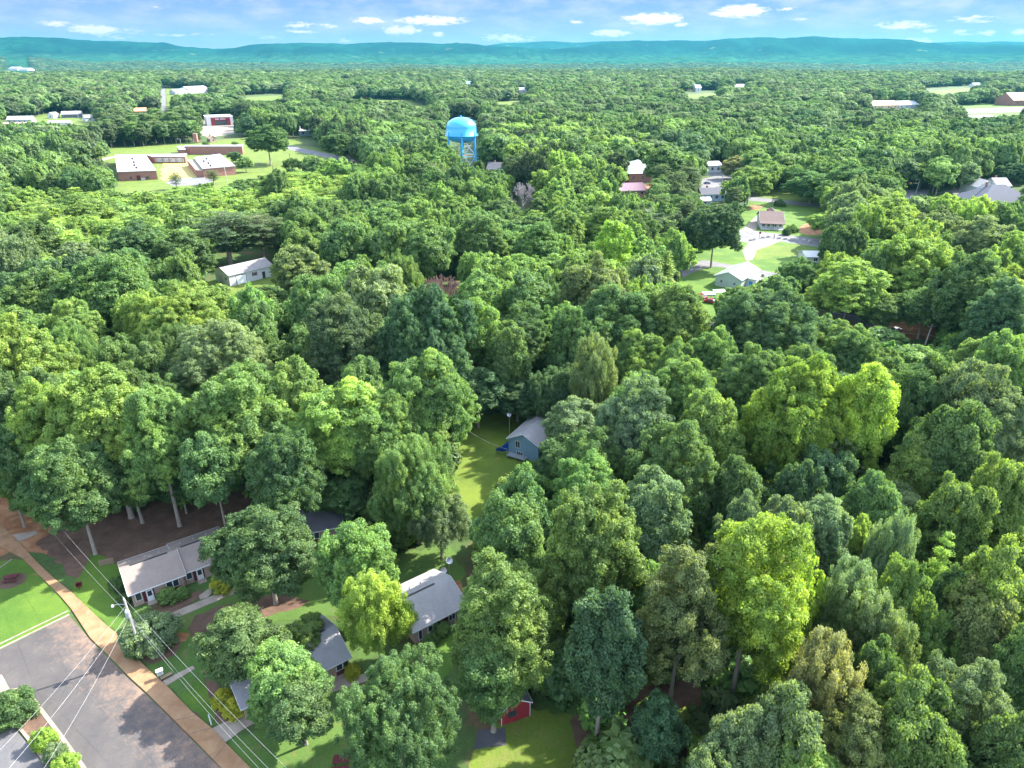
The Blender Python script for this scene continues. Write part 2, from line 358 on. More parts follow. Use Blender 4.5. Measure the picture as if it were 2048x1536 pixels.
# ------------------------------------------------------------------ terrain
def ridge_h(px):
    """height (m) of the skyline ridge over the camera's azimuth, read as photo columns"""
    xs = [-600,-200,0,100,200,330,375,430,470,500,560,640,700,760,850,950,1010,1060,1120,1165,1200,1260,1340,1400,1500,1560,1620,1700,1780,1850,1920,2000,2048,2300,2700]
    ys = [84,86,85,85,86,88,96,100,98,92,90,89,91,87,88,91,95,98,100,97,88,85,83,82,79,81,79,83,85,90,94,95,97,92,90]
    return np.interp(px, xs, ys)
def far_h(px):
    xs = [-600,900,960,1000,1040,1100,1150,1200,2800]; ys = [104,104,97,92,91,88,90,88,90]
    return np.interp(px, xs, ys)
TGRID = {}
def tz(x, y):
    r = math.hypot(x, y); a = math.atan2(x, y)
    if r <= 3300: return 0.0
    R = TGRID['rs']; j = min(len(R)-2, int(np.searchsorted(R, r)-1)); A = TGRID['azs']; t = (a-A[0])/(A[-1]-A[0])*(len(A)-1); i = int(min(len(A)-2, max(0, t))); f = t-i; q = (r-R[j])/(R[j+1]-R[j]); Z = TGRID['z']
    return float((Z[j,i]*(1-f)+Z[j,i+1]*f)*(1-q)+(Z[j+1,i]*(1-f)+Z[j+1,i+1]*f)*q)
def terrain():
    rs = list(np.concatenate([np.array([3300,3700,4100,4500,5000,5500,6000,6500,7000,7500,8000,8500,9000,9400,9800,10200,10600,11000,11300,11600,11900,12200,12500,12800,13100,13400,13800,14500,15500,16500,17000,17500,18500,20000])]))
    azs = np.linspace(R_(-56), R_(56), 620)
    px = 1024 + FPX * np.tan(azs) / CP * 1.0 * (CP / 1.0) * (1 / (CP - (-0.47) * SP)) * (CP - (-0.47) * SP) # column of a horizon point
    px = 1024 + FPX * np.tan(azs) * (CP + 0.4714 * SP)
    rng = np.random.RandomState(4)
    def fbm(seed, n, octs):
        r = np.random.RandomState(seed); x = np.linspace(0, 1, n); y = np.zeros(n)
        for (k, a) in octs:
            c = r.uniform(-1, 1, k + 4); y += a * np.interp(x * (k + 2), np.arange(k + 4), c)
        return y
    hz = 112.0
    keys = {}
    def ROLL(j, n):
        # broad swells that carry over between neighbouring rings
        k0, fr = divmod(j / 3.0, 1.0)
        for q in (k0, k0+1):
            if q not in keys: keys[q] = fbm(int(100+q), n, [(9, 16), (26, 11), (80, 5)])
        return keys[k0]*(1-fr) + keys[k0+1]*fr
    ridge = CAM_H + (hz - ridge_h(px)) * 12800 / FPX / 1.105 / np.cos(azs) * 1.0 * np.cos(azs) + fbm(1, len(azs), [(40, 6), (110, 6), (300, 6)])
    farr = CAM_H + (hz - far_h(px)) * 17000 / FPX / 1.105 + fbm(2, len(azs), [(60, 8), (200, 6)])
    v = []; 
    for j, r in enumerate(rs):
        base = -35 * min(1, max(0, (r - 3300) / 1700)) + 92 * min(1, max(0, (r - 6800) / 3600))
        roll = ROLL(j, len(azs)) * min(1, (r - 3300) / 1000) * (1 + 1.3 * min(1, max(0, (r - 7500) / 1500)))
        if r > 7500 and r < 10500: roll = roll * 1.2 + 12 * np.abs(fbm(77, len(azs), [(18, 1)])) * math.exp(-((r - 9300) / 600) ** 2) * 2
        # the ridge's crest distance wobbles so that spurs run down its face
        cr = 12600 + fbm(33, len(azs), [(24, 500), (70, 260)])
        wdt = 1300 + fbm(34, len(azs), [(30, 350), (90, 260)])
        bump = (ridge - base) * np.exp(-((r - cr) / wdt) ** 2)
        if r >= 12200 : bump = np.where(r < cr, bump, (ridge - base) * np.exp(-((r - cr) / 1500) ** 2))
        fb = (farr - base) * math.exp(-((r - 17000) / 1300.0) ** 2)
        z = base + roll * np.clip(1 - bump / 200, 0.3, 1) + np.maximum(bump, fb)
        for a, zz in zip(azs, z): v.append((r * math.sin(a), r * math.cos(a), float(zz)))
    n = len(azs); f = []
    TGRID.update(rs=np.array(rs), azs=azs, z=np.array([q[2] for q in v]).reshape(len(rs), n))
    for j in range(len(rs) - 1):
        for k in range(n - 1): f.append((j*n+k, j*n+k+1, (j+1)*n+k+1, (j+1)*n+k))
    me = bpy.data.meshes.new('hills'); me.from_pydata(v, [], f); me.update(); me.polygons.foreach_set('use_smooth', [True]*len(f))
    m, t, o = newmat('distant_woods')
    a = noise(t, 0.010, 6, 0.75, sx=(1, 0.45, 2)); b = noise(t, 0.0014, 4, 0.6, sx=(1, 0.5, 1)); c = noise(t, 0.004, 3, 0.5)
    col = MIX(t, RAMP(t, a, [(0.35, (0, 0, 0)), (0.65, (1, 1, 1))]), (0.001, 0.010, 0.012), (0.004, 0.030, 0.024))
    col = MIX(t, RAMP(t, b, [(0.45, (0, 0, 0)), (0.6, (1, 1, 1))]), col, MIX(t, 1.0, col, (2.6, 2.2, 1.5), 'MULTIPLY'))
    col = MIX(t, RAMP(t, c, [(0.70, (0, 0, 0)), (0.72, (1, 1, 1))]), col, (0.16, 0.21, 0.08))
    cz = t.nodes.new('ShaderNodeTexCoord'); sz = t.nodes.new('ShaderNodeSeparateXYZ'); t.links.new(cz.outputs['Object'], sz.inputs[0])
    lowf = MATH(t, 'SUBTRACT', 1.0, MATH(t, 'MULTIPLY', MATH(t, 'SUBTRACT', sz.outputs[2], 40.0, clamp=False), 0.011, clamp=True), clamp=True)
    col = MIX(t, lowf, col, MIX(t, RAMP(t, a, [(0.42, (0, 0, 0)), (0.6, (1, 1, 1))]), (0.008, 0.040, 0.022), (0.04, 0.12, 0.055)))
    bsdf(t, o, col, 1.0, spec=0.0, bump=a, bs=1.0, bd=30.0)
    me.materials.append(m); ob = bpy.data.objects.new('hills', me); COL.objects.link(ob); ob['kind'] = 'structure'
    # near ground: polar sheet from under the camera out to the hills
    gm = MB(); ring = []
    angs = [R_(a) for a in range(0, 360, 4)]
    rads = [0.01, 60, 200, 600, 1500, 3305]
    for r in rads:
        ring.append([(r*math.sin(a), r*math.cos(a), 0.0) for a in angs])
    for j in range(len(rads) - 1):
        for k in range(len(angs)):
            k2 = (k+1) % len(angs); gm.poly([ring[j][k], ring[j+1][k], ring[j+1][k2], ring[j][k2]], rev=True)
    gr = gm.build('ground', M_GROUND); bm = bmesh.new(); bm.from_mesh(gr.data); bmesh.ops.remove_doubles(bm, verts=bm.verts, dist=0.001)
    bmesh.ops.recalc_face_normals(bm, faces=bm.faces); bm.to_mesh(gr.data); bm.free(); gr['kind'] = 'structure'
    # land beyond the sides and behind, so the sheet reaches the horizon all round
    gm = MB(); aa = [R_(a) for a in range(54, 307, 4)]
    for k in range(len(aa) - 1):
        gm.poly([(3290*math.sin(aa[k]), 3290*math.cos(aa[k]), -0.3), (20000*math.sin(aa[k]), 20000*math.cos(aa[k]), -30),
                 (20000*math.sin(aa[k+1]), 20000*math.cos(aa[k+1]), -30), (3290*math.sin(aa[k+1]), 3290*math.cos(aa[k+1]), -0.3)], rev=True)
    gb = gm.build('outer_ground', M_GROUND); gb['kind'] = 'structure'
terrain()

# ------------------------------------------------------------------ sheets on the ground, outlines from the photo
def sheet(name, pts, mat, z=0.01, jit=0.0, kind='structure', label=None, world=False, th=0.0, seed=1, step=1.0):
    P = [Vector((p[0], p[1], 0)) if world else g(*p) for p in pts]
    if jit > 0:
        rnd = random.Random(seed); Q = []
        for k in range(len(P)):
            a, b = P[k], P[(k+1) % len(P)]; n = max(1, int((b-a).length / step)); d = (b-a); nr = Vector((-d.y, d.x, 0)).normalized() if d.length > 0 else Vector((0,0,0))
            for i in range(n): Q.append(a + d * (i/n) + nr * rnd.uniform(-jit, jit))
        P = Q
    mb = MB()
    bmv = bmesh.new(); vs = [bmv.verts.new((p.x, p.y, z + th)) for p in P]
    f = bmv.faces.new(vs); f.normal_update()
    if f.normal.z < 0: f.normal_flip()
    bmesh.ops.triangulate(bmv, faces=[f], ngon_method='EAR_CLIP')
    if th > 0:
        ext = [e for e in bmv.edges if e.is_boundary]
        r = bmesh.ops.extrude_edge_only(bmv, edges=ext)
        for e in r['geom']:
            if isinstance(e, bmesh.types.BMVert): e.co.z = z - 0.02
        bmesh.ops.recalc_face_normals(bmv, faces=bmv.faces)
    me = bpy.data.meshes.new(name); bmv.to_mesh(me); bmv.free(); me.materials.append(mat)
    o = bpy.data.objects.new(name, me); COL.objects.link(o)
    if kind: o['kind'] = kind
    if label: o['label'] = label
    return o

# clay, mulch and grass of the housing court
sheet('clay_soil', [(-60,960),(-60,1130),(20,1105),(120,1110),(180,1130),(250,1130),(240,1060),(230,990),(100,960)], M_CLAY, 0.010, 0.5, seed=2)
sheet('mulch_ground', [(70,1085),(150,1040),(330,1000),(480,960),(640,960),(640,1020),(560,1130),(400,1110),(240,1130),(205,1165),(150,1160)], M_MULCH, 0.016, 0.5, seed=3)
sheet('lawn', [(-120,1150),(25,1118),(48,1120),(118,1192),(143,1219),(139,1228),(-120,1356)], M_LAWN, 0.022, 0.12, seed=4)
sheet('yard_grass', [(180,1105),(240,1128),(256,1210),(238,1275),(213,1250),(173,1213),(145,1186),(160,1150)], M_LAWN, 0.022, 0.35, seed=5)
sheet('yard_grass', [(232,1262),(255,1215),(345,1230),(470,1185),(560,1130),(600,1090),(700,1085),(760,1180),(700,1230),(540,1245),(400,1330),(420,1425),(383,1424),(333,1372),(311,1348),(272,1316)], M_YARD, 0.024, 0.3, seed=6)
sheet('yard_grass', [(358,1392),(400,1355),(440,1400),(430,1440),(416,1448)], M_LAWN, 0.030, 0.12, seed=7)
sheet('yard_grass', [(455,1488),(560,1440),(700,1420),(900,1440),(900,1600),(520,1600)], M_YARD, 0.022, 0.3, seed=8)
sheet('mulch_bed', [(244,1296),(262,1270),(330,1262),(372,1275),(350,1310),(300,1330),(282,1322),(270,1316)], M_MULCH, 0.032, 0.2, seed=9)
sheet('mulch_bed', [(376,1258),(390,1232),(430,1216),(500,1200),(560,1190),(620,1200),(600,1215),(500,1240),(430,1290),(388,1285)], M_MULCH, 0.032, 0.3, seed=10)
sheet('clay_patch', [(345,1275),(360,1264),(378,1268),(372,1282),(352,1286)], M_CLAY, 0.038, 0.2, seed=11)
sheet('mulch_bed', [(300,1236),(340,1205),(400,1180),(405,1190),(355,1225),(320,1240)], M_MULCH, 0.032, 0.1, seed=12)
sheet('mulch_bed', [(408,1340),(440,1375),(500,1400),(505,1430),(450,1450),(430,1440)], M_MULCH, 0.036, 0.15, seed=13)
sheet('front_walk', [(300,1236),(344,1226),(430,1190),(520,1155),(522,1162),(480,1183),(345,1240),(318,1250)], M_CONC, 0.040, th=0.05)
sheet('front_walk', [(400,1200),(398,1192),(425,1172),(432,1178),(415,1196)], M_CONC, 0.034, th=0.05)
sheet('front_walk', [(333,1372),(325,1362),(386,1332),(390,1338)], M_CONC, 0.034, th=0.05)
sheet('driveway', [(424,1458),(445,1447),(492,1428),(520,1420),(530,1435),(485,1460),(450,1486)], M_CONC, 0.034, th=0.05)
sheet('side_path', [(24,1070),(38,1084),(76,1068),(72,1062)], M_CONC, 0.034, th=0.04)
sheet('yard_grass', [(840,1330),(870,1280),(905,1272),(925,1290),(905,1340),(870,1380)], M_LAWN, 0.036, 0.1, seed=14)
sheet('patio', [(836,1315),(846,1278),(866,1276),(868,1290),(856,1318),(840,1325)], M_CONC, 0.042, th=0.05)
sheet('patio', [(640,1350),(680,1345),(740,1350),(735,1362),(650,1390)], M_CONC, 0.038, th=0.04)
sheet('yard_grass', [(780,1110),(900,1090),(930,1150),(910,1200),(860,1180),(790,1170)], M_YARD, 0.022, 0.4, seed=15)
sheet('clay_patch', [(885,1170),(920,1160),(930,1185),(900,1190)], M_CLAY, 0.034, 0.3, seed=16)
sheet('yard_grass', [(920,1600),(950,1500),(1000,1440),(1060,1420),(1140,1430),(1150,1500),(1150,1600)], M_FIELD, 0.022, 0.4, seed=17)
sheet('clay_soil', [(1150,1600),(1140,1440),(1240,1330),(1380,1330),(1430,1450),(1400,1600)], M_MULCH, 0.018, 0.5, seed=18)
sheet('yard_grass', [(1230,1340),(1300,1330),(1320,1365),(1260,1385)], M_FIELD, 0.030, 0.4, seed=19)
sheet('gravel_pad', [(950,1500),(955,1462),(1010,1455),(1012,1490)], M_DARKASPH, 0.040, 0.1, seed=20)
sheet('clay_patch', [(1085,1270),(1100,1235),(1135,1240),(1130,1262)], M_CLAY, 0.030, 0.4, seed=21)
sheet('parking_lot', [(-160,1378),(139,1232),(181,1280),(259,1358),(295,1391),(376,1472),(445,1540),(520,1620),(190,1620),(166,1536),(72,1407),(56,1392),(20,1384),(-160,1470)], M_ASPH, 0.012)
sheet('side_lot', [(-160,1400),(0,1420),(6,1428),(96,1536),(150,1620),(-160,1620)], mat_asphalt('grey_asphalt', (0.11, 0.105, 0.105), False), 0.014)
sheet('side_path', [(-40,1352),(4,1350),(20,1379),(2,1386),(-40,1396)], M_CONC, 0.030, th=0.05)
sheet('footpath', [(-60,1040),(-10,1090),(44,1117),(120,1192),(143,1219),(181,1277),(227,1322),(259,1355),(295,1388),(377,1469),(442,1536),(520,1620),(580,1620),(500,1536),(450,1486),(423,1457),(383,1424),(333,1372),(310,1352),(273,1317),(244,1297),(234,1268),(212,1251),(173,1214),(144,1186),(112,1161),(73,1124),(24,1070),(-40,1010)], M_PATH, 0.045, th=0.13)
# kerbs
def kerb(name, pts, w=0.16, h=0.15, mat=None, world=False):
    P = [Vector((p[0], p[1], 0)) if world else g(*p) for p in pts]; mb = MB()
    for a, b in zip(P[:-1], P[1:]):
        d = (b-a).normalized(); n = Vector((-d.y, d.x, 0)) * w/2; a2 = a - d*0.002; 
        mb.prism([(a2+n)[:2], (b+n)[:2], (b-n)[:2], (a2-n)[:2]], -0.05, h)
    o = mb.build(name, mat or M_CONC); o['kind'] = 'structure'; return o
kerb('kerb', [(-160,1376),(139,1230)], 0.28, 0.14)
kerb('kerb', [(-160,1366),(137,1222)], 0.22, 0.10)
kerb('kerb', [(-60,1162),(0,1136),(24,1119)], 0.2, 0.10)
kerb('kerb', [(56,1388),(72,1407),(120,1470),(170,1540),(230,1620)], 0.45, 0.15)
kerb('kerb', [(10,1424),(34,1450),(68,1492),(102,1540),(150,1610)], 0.35, 0.18)
kerb('kerb', [(-40,1398),(10,1382),(40,1378),(56,1388)], 0.2, 0.15)
sheet('planting_island', [(10,1424),(20,1386),(56,1390),(72,1407),(170,1540),(230,1620),(150,1610),(102,1540)], M_MULCH, 0.05, th=0.06)
# expansion joints across the footpath
jm = MB()
for (a, b) in (((44,1118),(66,1109)), ((105,1190),(118,1167)), ((140,1226),(172,1212)), ((262,1356),(290,1335)), ((376,1468),(422,1456)), ((350,1441),(395,1430)), ((425,1520),(452,1488))):
    A, B = g(*a, 0.18), g(*b, 0.18); d = (B-A).normalized(); n = Vector((-d.y, d.x, 0))*0.03
    jm.poly([A+n, A-n, B-n, B+n])
jo = jm.build('footpath_joints', M_DARKASPH); jo['kind'] = 'structure'

# mid distance
sheet('lawn', [(925,870),(960,835),(1000,826),(1060,815),(1120,830),(1120,930),(1050,945),(1000,1000),(960,1035),(925,1045),(900,1000)], M_YARD if False else mat_grass('backyard_grass', (0.08, 0.125, 0.015), (0.12, 0.165, 0.02), (0.2, 0.2, 0.05), 0.6, 0.8), 0.02, 0.6, seed=22)
sheet('clay_soil', [(110,760),(140,690),(180,720),(200,770),(160,800)], M_CLAY, 0.012, 1.0, seed=23)
sheet('clay_soil', [(720,740),(740,700),(760,740),(750,800)], M_CLAY, 0.012, 1.0, seed=24)
sheet('clay_soil', [(390,700),(430,660),(450,700)], M_CLAY, 0.012, 1.0, seed=25)
sheet('yard_grass', [(360,600),(400,565),(440,560),(560,550),(600,560),(560,620),(440,640)], M_FIELD, 0.014, 1.0, seed=26)
sheet('meadow', [(150,300),(205,318),(235,350),(230,400),(420,400),(520,385),(640,370),(740,350),(720,330),(650,296),(560,290),(520,285),(420,285),(300,292)], M_FIELD, 0.014, 3.0, seed=27, step=8)
sheet('courtyard_soil', [(320,362),(322,326),(385,326),(394,352),(380,360)], mat_grass('worn_grass', (0.24, 0.30, 0.05), (0.3, 0.34, 0.06), (0.45, 0.28, 0.12), 0.42, 0.55), 0.03, 2.0, seed=28, step=6)
sheet('gravel_pad', [(330,366),(345,358),(410,354),(435,360),(400,370),(345,372)], M_ROAD, 0.04, 1.0, seed=29, step=5)
sheet('road', [(196,318),(228,312),(230,315),(205,322)], M_CONC, 0.03)
sheet('road', [(560,286),(590,293),(640,304),(680,312),(740,330),(735,334),(670,320),(640,312),(600,305),(575,298),(550,290)], M_ROAD, 0.04, 0.3, seed=30, step=8)
sheet('road', [(318,168),(330,168),(332,220),(312,240),(308,238),(324,215)], M_ROAD, 0.04)
sheet('grass_strip', [(331,170),(345,172),(348,190),(341,228),(332,232),(333,205)], M_FIELD, 0.03, 2.0, seed=31, step=15)
sheet('parking_lot', [(372,243),(372,262),(420,275),(500,262),(500,246),(440,240)], M_CONC, 0.03)
sheet('field_lawn', [(60,236),(100,226),(200,228),(190,262),(110,262),(70,268)], M_FIELD, 0.02, 3.0, seed=32, step=15)
sheet('field_lawn', [(430,292),(430,280),(520,274),(600,280),(600,292)], M_FIELD, 0.02, 3.0, seed=33, step=15)
sheet('meadow', [(1350,590),(1365,548),(1400,500),(1470,440),(1490,400),(1560,385),(1640,400),(1660,450),(1660,500),(1640,550),(1560,570),(1500,600),(1440,640),(1380,640)], M_LAWN, 0.014, 1.2, seed=34, step=4)
sheet('dry_grass_patch', [(1505,505),(1530,492),(1600,490),(1630,497),(1618,512),(1560,512),(1512,522)], M_FIELD, 0.022, 1.0, seed=35, step=3)
sheet('road', [(1440,455),(1467,457),(1504,461),(1567,469),(1640,478),(1700,486),(1700,500),(1630,493),(1558,483),(1497,486),(1470,480),(1440,468)], M_ROAD, 0.03)
sheet('concrete_pad', [(1498,484),(1516,481),(1558,483),(1538,492),(1513,500),(1506,520),(1492,521),(1485,502)], M_CONC, 0.04, 0.2, seed=36)
sheet('road', [(1362,541),(1384,525),(1410,520),(1442,526),(1532,542),(1560,548),(1540,556),(1513,550),(1469,537),(1420,533),(1384,545),(1366,556)], M_ROAD, 0.03)
sheet('driveway', [(1484,460),(1512,432),(1520,434),(1512,461)], M_CONC, 0.035)
sheet('clay_patch', [(1598,462),(1606,448),(1640,444),(1662,452),(1652,470),(1610,470)], M_CLAY, 0.03, 0.8, seed=37, step=2)
sheet('clay_patch', [(1498,420),(1500,410),(1530,411),(1520,419)], M_CLAY, 0.03, 0.8, seed=38, step=3)
sheet('road', [(1400,376),(1404,358),(1440,350),(1480,352),(1520,372),(1480,380)], M_ROAD, 0.03)
sheet('road', [(1480,392),(1530,396),(1600,404),(1700,412),(1700,420),(1600,411),(1530,404),(1480,400)], M_ROAD, 0.03)
sheet('meadow', [(1520,394),(1530,372),(1600,376),(1640,392),(1600,402)], M_FIELD, 0.02, 1.5, seed=39, step=5)
sheet('parking_lot', [(1380,352),(1400,335),(1450,335),(1450,352)], M_ROAD, 0.035)
sheet('parking_lot', [(1780,395),(1800,380),(1860,378),(1850,400),(1800,412)], M_ROAD, 0.035)
sheet('meadow', [(1860,402),(1890,385),(1960,382),(1960,405),(1900,412)], M_LAWN, 0.02, 1.5, seed=40, step=5)
sheet('parking_lot', [(1870,386),(1900,380),(1960,379),(1955,389)], M_ROAD, 0.035)
sheet('road', [(1880,222),(1960,217),(2100,212),(2100,222),(1960,226),(1900,229)], M_ROAD, 0.05)
sheet('meadow', [(1850,216),(1900,208),(2100,200),(2100,240),(1990,240),(1900,236)], M_LAWN, 0.03, 5.0, seed=41, step=20)
sheet('road', [(1560,610),(1600,603),(1640,612),(1720,630),(1760,660),(1740,662),(1700,640),(1640,625),(1590,622)], M_DARKASPH, 0.03)
sheet('clay_soil', [(1720,650),(1740,635),(1840,640),(1900,650),(1860,680),(1740,680)], M_CLAY, 0.015, 1.0, seed=42, step=3)
sheet('road', [(1410,648),(1425,643),(1450,648),(1440,658),(1418,660)], M_CONC, 0.04)
sheet('field_lawn', [(825,200),(835,208),(880,214),(870,222),(820,216),(700,212),(705,198)], M_FIELD, 0.03, 4.0, seed=43, step=20)
sheet('field_lawn', [(980,204),(1040,201),(1060,214),(1000,220)], M_FIELD, 0.03, 4.0, seed=44, step=20)
sheet('field_lawn', [(1345,192),(1425,186),(1450,196),(1370,202)], M_FIELD, 0.03, 4.0, seed=46, step=20)
sheet('field_lawn', [(1830,184),(1940,176),(1965,188),(1850,194)], M_FIELD, 0.03, 4.0, seed=47, step=20)
sheet('field_lawn', [(470,196),(570,190),(590,202),(490,206)], M_FIELD, 0.03, 4.0, seed=48, step=20)
sheet('yard_grass', [(1225,398),(1240,372),(1300,368),(1340,395),(1300,402)], M_CLAY, 0.03, 1.0, seed=45, step=4)

# ------------------------------------------------------------------ buildings
def add_window(parent, x0, x1, z0, z1, y, side=-1, frame=M_WHITE, axis='x', bars=1, glass=None):
    """window on the wall plane at y (axis x: wall runs along x); side = outward sign"""
    f, p = MB(), MB(); w = 0.07; d0, d1 = sorted((y, y + side*0.05)); e0, e1 = sorted((y, y + side*0.02))
    def bx(mb, a, b, c, d, s0, s1):
        if axis == 'x': mb.box(a, b, s0, s1, c, d)
        else: mb.box(s0, s1, a, b, c, d)
    bx(f, x0-w, x1+w, z1, z1+w, d0, d1); bx(f, x0-w, x1+w, z0-w, z0, d0, d1); bx(f, x0-w, x0, z0, z1, d0, d1); bx(f, x1, x1+w, z0, z1, d0, d1)
    for k in range(bars):
        xm = x0 + (x1-x0)*(k+1)/(bars+1); bx(f, xm-0.025, xm+0.025, z0, z1, d0, d1)
    bx(p, x0, x1, z0, z1, e0, e1)
    fo = f.build('window', frame, parent); p.build('pane', glass or M_GLASS, fo); return fo
def add_door(parent, x0, x1, z0, z1, y, side=-1, mat=M_WHITE, axis='x', glazed=True, name='door'):
    f = MB(); d0, d1 = sorted((y, y + side*0.06))
    def bx(mb, a, b, c, d, s0, s1):
        if axis == 'x': mb.box(a, b, s0, s1, c, d)
        else: mb.box(s0, s1, a, b, c, d)
    bx(f, x0, x1, z0, z1, d0, d1); o = f.build(name, mat, parent)
    if glazed:
        p = MB(); e0, e1 = sorted((y + side*0.062, y + side*0.075)); bx(p, x0+0.18, x1-0.18, z0+(z1-z0)*0.45, z1-0.2, e0, e1); p.build('pane', M_GLASS, o)
    h = MB(); e0, e1 = sorted((y + side*0.06, y + side*0.12)); bx(h, x1-0.14, x1-0.08, z0+0.95, z0+1.05, e0, e1); h.build('handle', M_GREYM, o)
    return o
def gable(parent, x0, x1, y0, y1, wh, rh, wall, roof, ov=0.4, along='x', ridge=None, th=0.14, fascia=None, z0=0.0):
    """walls + gable roof; ridge along x unless along == 'y'"""
    mb = MB(); yr = ridge if ridge is not None else (y0+y1)/2; xr = (x0+x1)/2
    if along == 'x':
        ys = [y0, yr, y1]
        mb.box(x0, x1, y0, y1, z0, z0+wh)
        sl = rh / (yr - y0 + 0.0)
        for xx, rev in ((x0, False), (x1, True)):
            mb.poly([(xx, y0, z0+wh), (xx, yr, z0+wh+rh), (xx, y1, z0+wh)], rev=not rev)
        w = mb.build('wall', wall, parent)
        r = MB(); dz0 = rh * ov/(yr-y0); dz1 = rh * ov/(y1-yr); t = th
        za, zb, zc = z0+wh-dz0+0.02, z0+wh+rh+0.02, z0+wh-dz1+0.02
        a, b = x0-ov, x1+ov
        r.v += [(a,y0-ov,za),(a,yr,zb),(a,y1+ov,zc),(b,y0-ov,za),(b,yr,zb),(b,y1+ov,zc),
                (a,y0-ov,za+t),(a,yr,zb+t),(a,y1+ov,zc+t),(b,y0-ov,za+t),(b,yr,zb+t),(b,y1+ov,zc+t)]
        r.f += [(6,9,10,7),(7,10,11,8),(0,1,4,3),(1,2,5,4),(0,3,9,6),(2,8,11,5),(0,6,7,1),(1,7,8,2),(3,4,10,9),(4,5,11,10)]
    else:
        mb.box(x0, x1, y0, y1, z0, z0+wh)
        for yy, rev in ((y0, True), (y1, False)):
            mb.poly([(x0, yy, z0+wh), (xr, yy, z0+wh+rh), (x1, yy, z0+wh)], rev=not rev)
        w = mb.build('wall', wall, parent)
        r = MB(); dz = rh*ov/(xr-x0); t = th; za, zb = z0+wh-dz+0.02, z0+wh+rh+0.02; a, b = y0-ov, y1+ov
        r.v += [(x0-ov,a,za),(xr,a,zb),(x1+ov,a,za),(x0-ov,b,za),(xr,b,zb),(x1+ov,b,za),
                (x0-ov,a,za+t),(xr,a,zb+t),(x1+ov,a,za+t),(x0-ov,b,za+t),(xr,b,zb+t),(x1+ov,b,za+t)]
        r.f += [(6,7,10,9),(7,8,11,10),(0,3,4,1),(1,4,5,2),(0,1,7,6),(1,2,8,7),(3,9,10,4),(4,10,11,5),(0,6,9,3),(2,5,11,8)]
    ro = r.build('roof', roof, parent)
    bmx = bmesh.new(); bmx.from_mesh(ro.data); bmesh.ops.recalc_face_normals(bmx, faces=bmx.faces); bmx.to_mesh(ro.data); bmx.free()
    if fascia:
        fm = MB()
        if along == 'x':
            fm.box(a, b, y0-ov-0.03, y0-ov, za-0.04, za+t+0.02); fm.box(a, b, y1+ov, y1+ov+0.03, zc-0.04, zc+t+0.02)
            for xx in (a-0.03, b):
                fm.v += [(xx,y0-ov,za-0.05),(xx,yr,zb-0.05),(xx,y1+ov,zc-0.05),(xx,y0-ov,za+t),(xx,yr,zb+t),(xx,y1+ov,zc+t),
                         (xx+0.03,y0-ov,za-0.05),(xx+0.03,yr,zb-0.05),(xx+0.03,y1+ov,zc-0.05),(xx+0.03,y0-ov,za+t),(xx+0.03,yr,zb+t),(xx+0.03,y1+ov,zc+t)]
                i = len(fm.v)-12
                fm.f += [(i,i+1,i+4,i+3),(i+1,i+2,i+5,i+4),(i+6,i+9,i+10,i+7),(i+7,i+10,i+11,i+8),(i+3,i+4,i+10,i+9),(i+4,i+5,i+11,i+10)]
        else:
            for xx in (x0-ov-0.03, x1+ov): fm.box(xx, xx+0.03, a, b, za-0.04, za+t+0.02)
            for yy in (a-0.03, b):
                i = len(fm.v)
                for q in (yy, yy+0.03):
                    fm.v += [(x0-ov,q,za-0.05),(xr,q,zb-0.05),(x1+ov,q,za-0.05),(x0-ov,q,za+t),(xr,q,zb+t),(x1+ov,q,za+t)]
                fm.f += [(i,i+3,i+4,i+1),(i+1,i+4,i+5,i+2),(i+6,i+7,i+10,i+9),(i+7,i+8,i+11,i+10),(i+3,i+9,i+10,i+4),(i+4,i+10,i+11,i+5)]
        fm.build('fascia', fascia, ro)
    return w, ro
def hip(parent, x0, x1, y0, y1, wh, rh, wall, roof, ov=0.5, ins=None):
    mb = MB().box(x0, x1, y0, y1, 0, wh); w = mb.build('wall', wall, parent)
    a, b, c, d = x0-ov, x1+ov, y0-ov, y1+ov; m = min(b-a, d-c)/2 if ins is None else ins
    if b-a >= d-c: r1, r2 = (a+m, (c+d)/2), (b-m, (c+d)/2)
    else: r1, r2 = ((a+b)/2, c+m), ((a+b)/2, d-m)
    z = wh; r = MB(); r.box(a, b, c, d, z-0.12, z)
    i = len(r.v); z += 0.002
    r.v += [(a,c,z),(b,c,z),(b,d,z),(a,d,z),(r1[0],r1[1],z+rh),(r2[0],r2[1],z+rh)]
    if b-a >= d-c: r.f += [(i,i+1,i+5,i+4),(i+1,i+2,i+5),(i+2,i+3,i+4,i+5),(i+3,i,i+4)]
    else: r.f += [(i,i+1,i+4),(i+1,i+2,i+5,i+4),(i+2,i+3,i+5),(i+3,i,i+4,i+5)]
    return w, r.build('roof', roof, parent)
def frame_of(pa, pb):
    """empty placed at ground point pa with x axis to pb"""
    d = pb - pa; return (pa.x, pa.y, 0), math.atan2(d.y, d.x), math.hypot(d.x, d.y)

GREY_SH = shingle('grey_shingle', (0.27, 0.26, 0.26)); TAN_SH = shingle('tan_shingle', (0.215, 0.175, 0.15)); DARK_SH = shingle('dark_shingle', (0.10, 0.10, 0.115))
BROWN_SH = shingle('brown_shingle', (0.12, 0.085, 0.075)); SLATE_SH = shingle('slate_shingle', (0.085, 0.09, 0.11)); LT_SH = shingle('pale_shingle', (0.25, 0.245, 0.25))

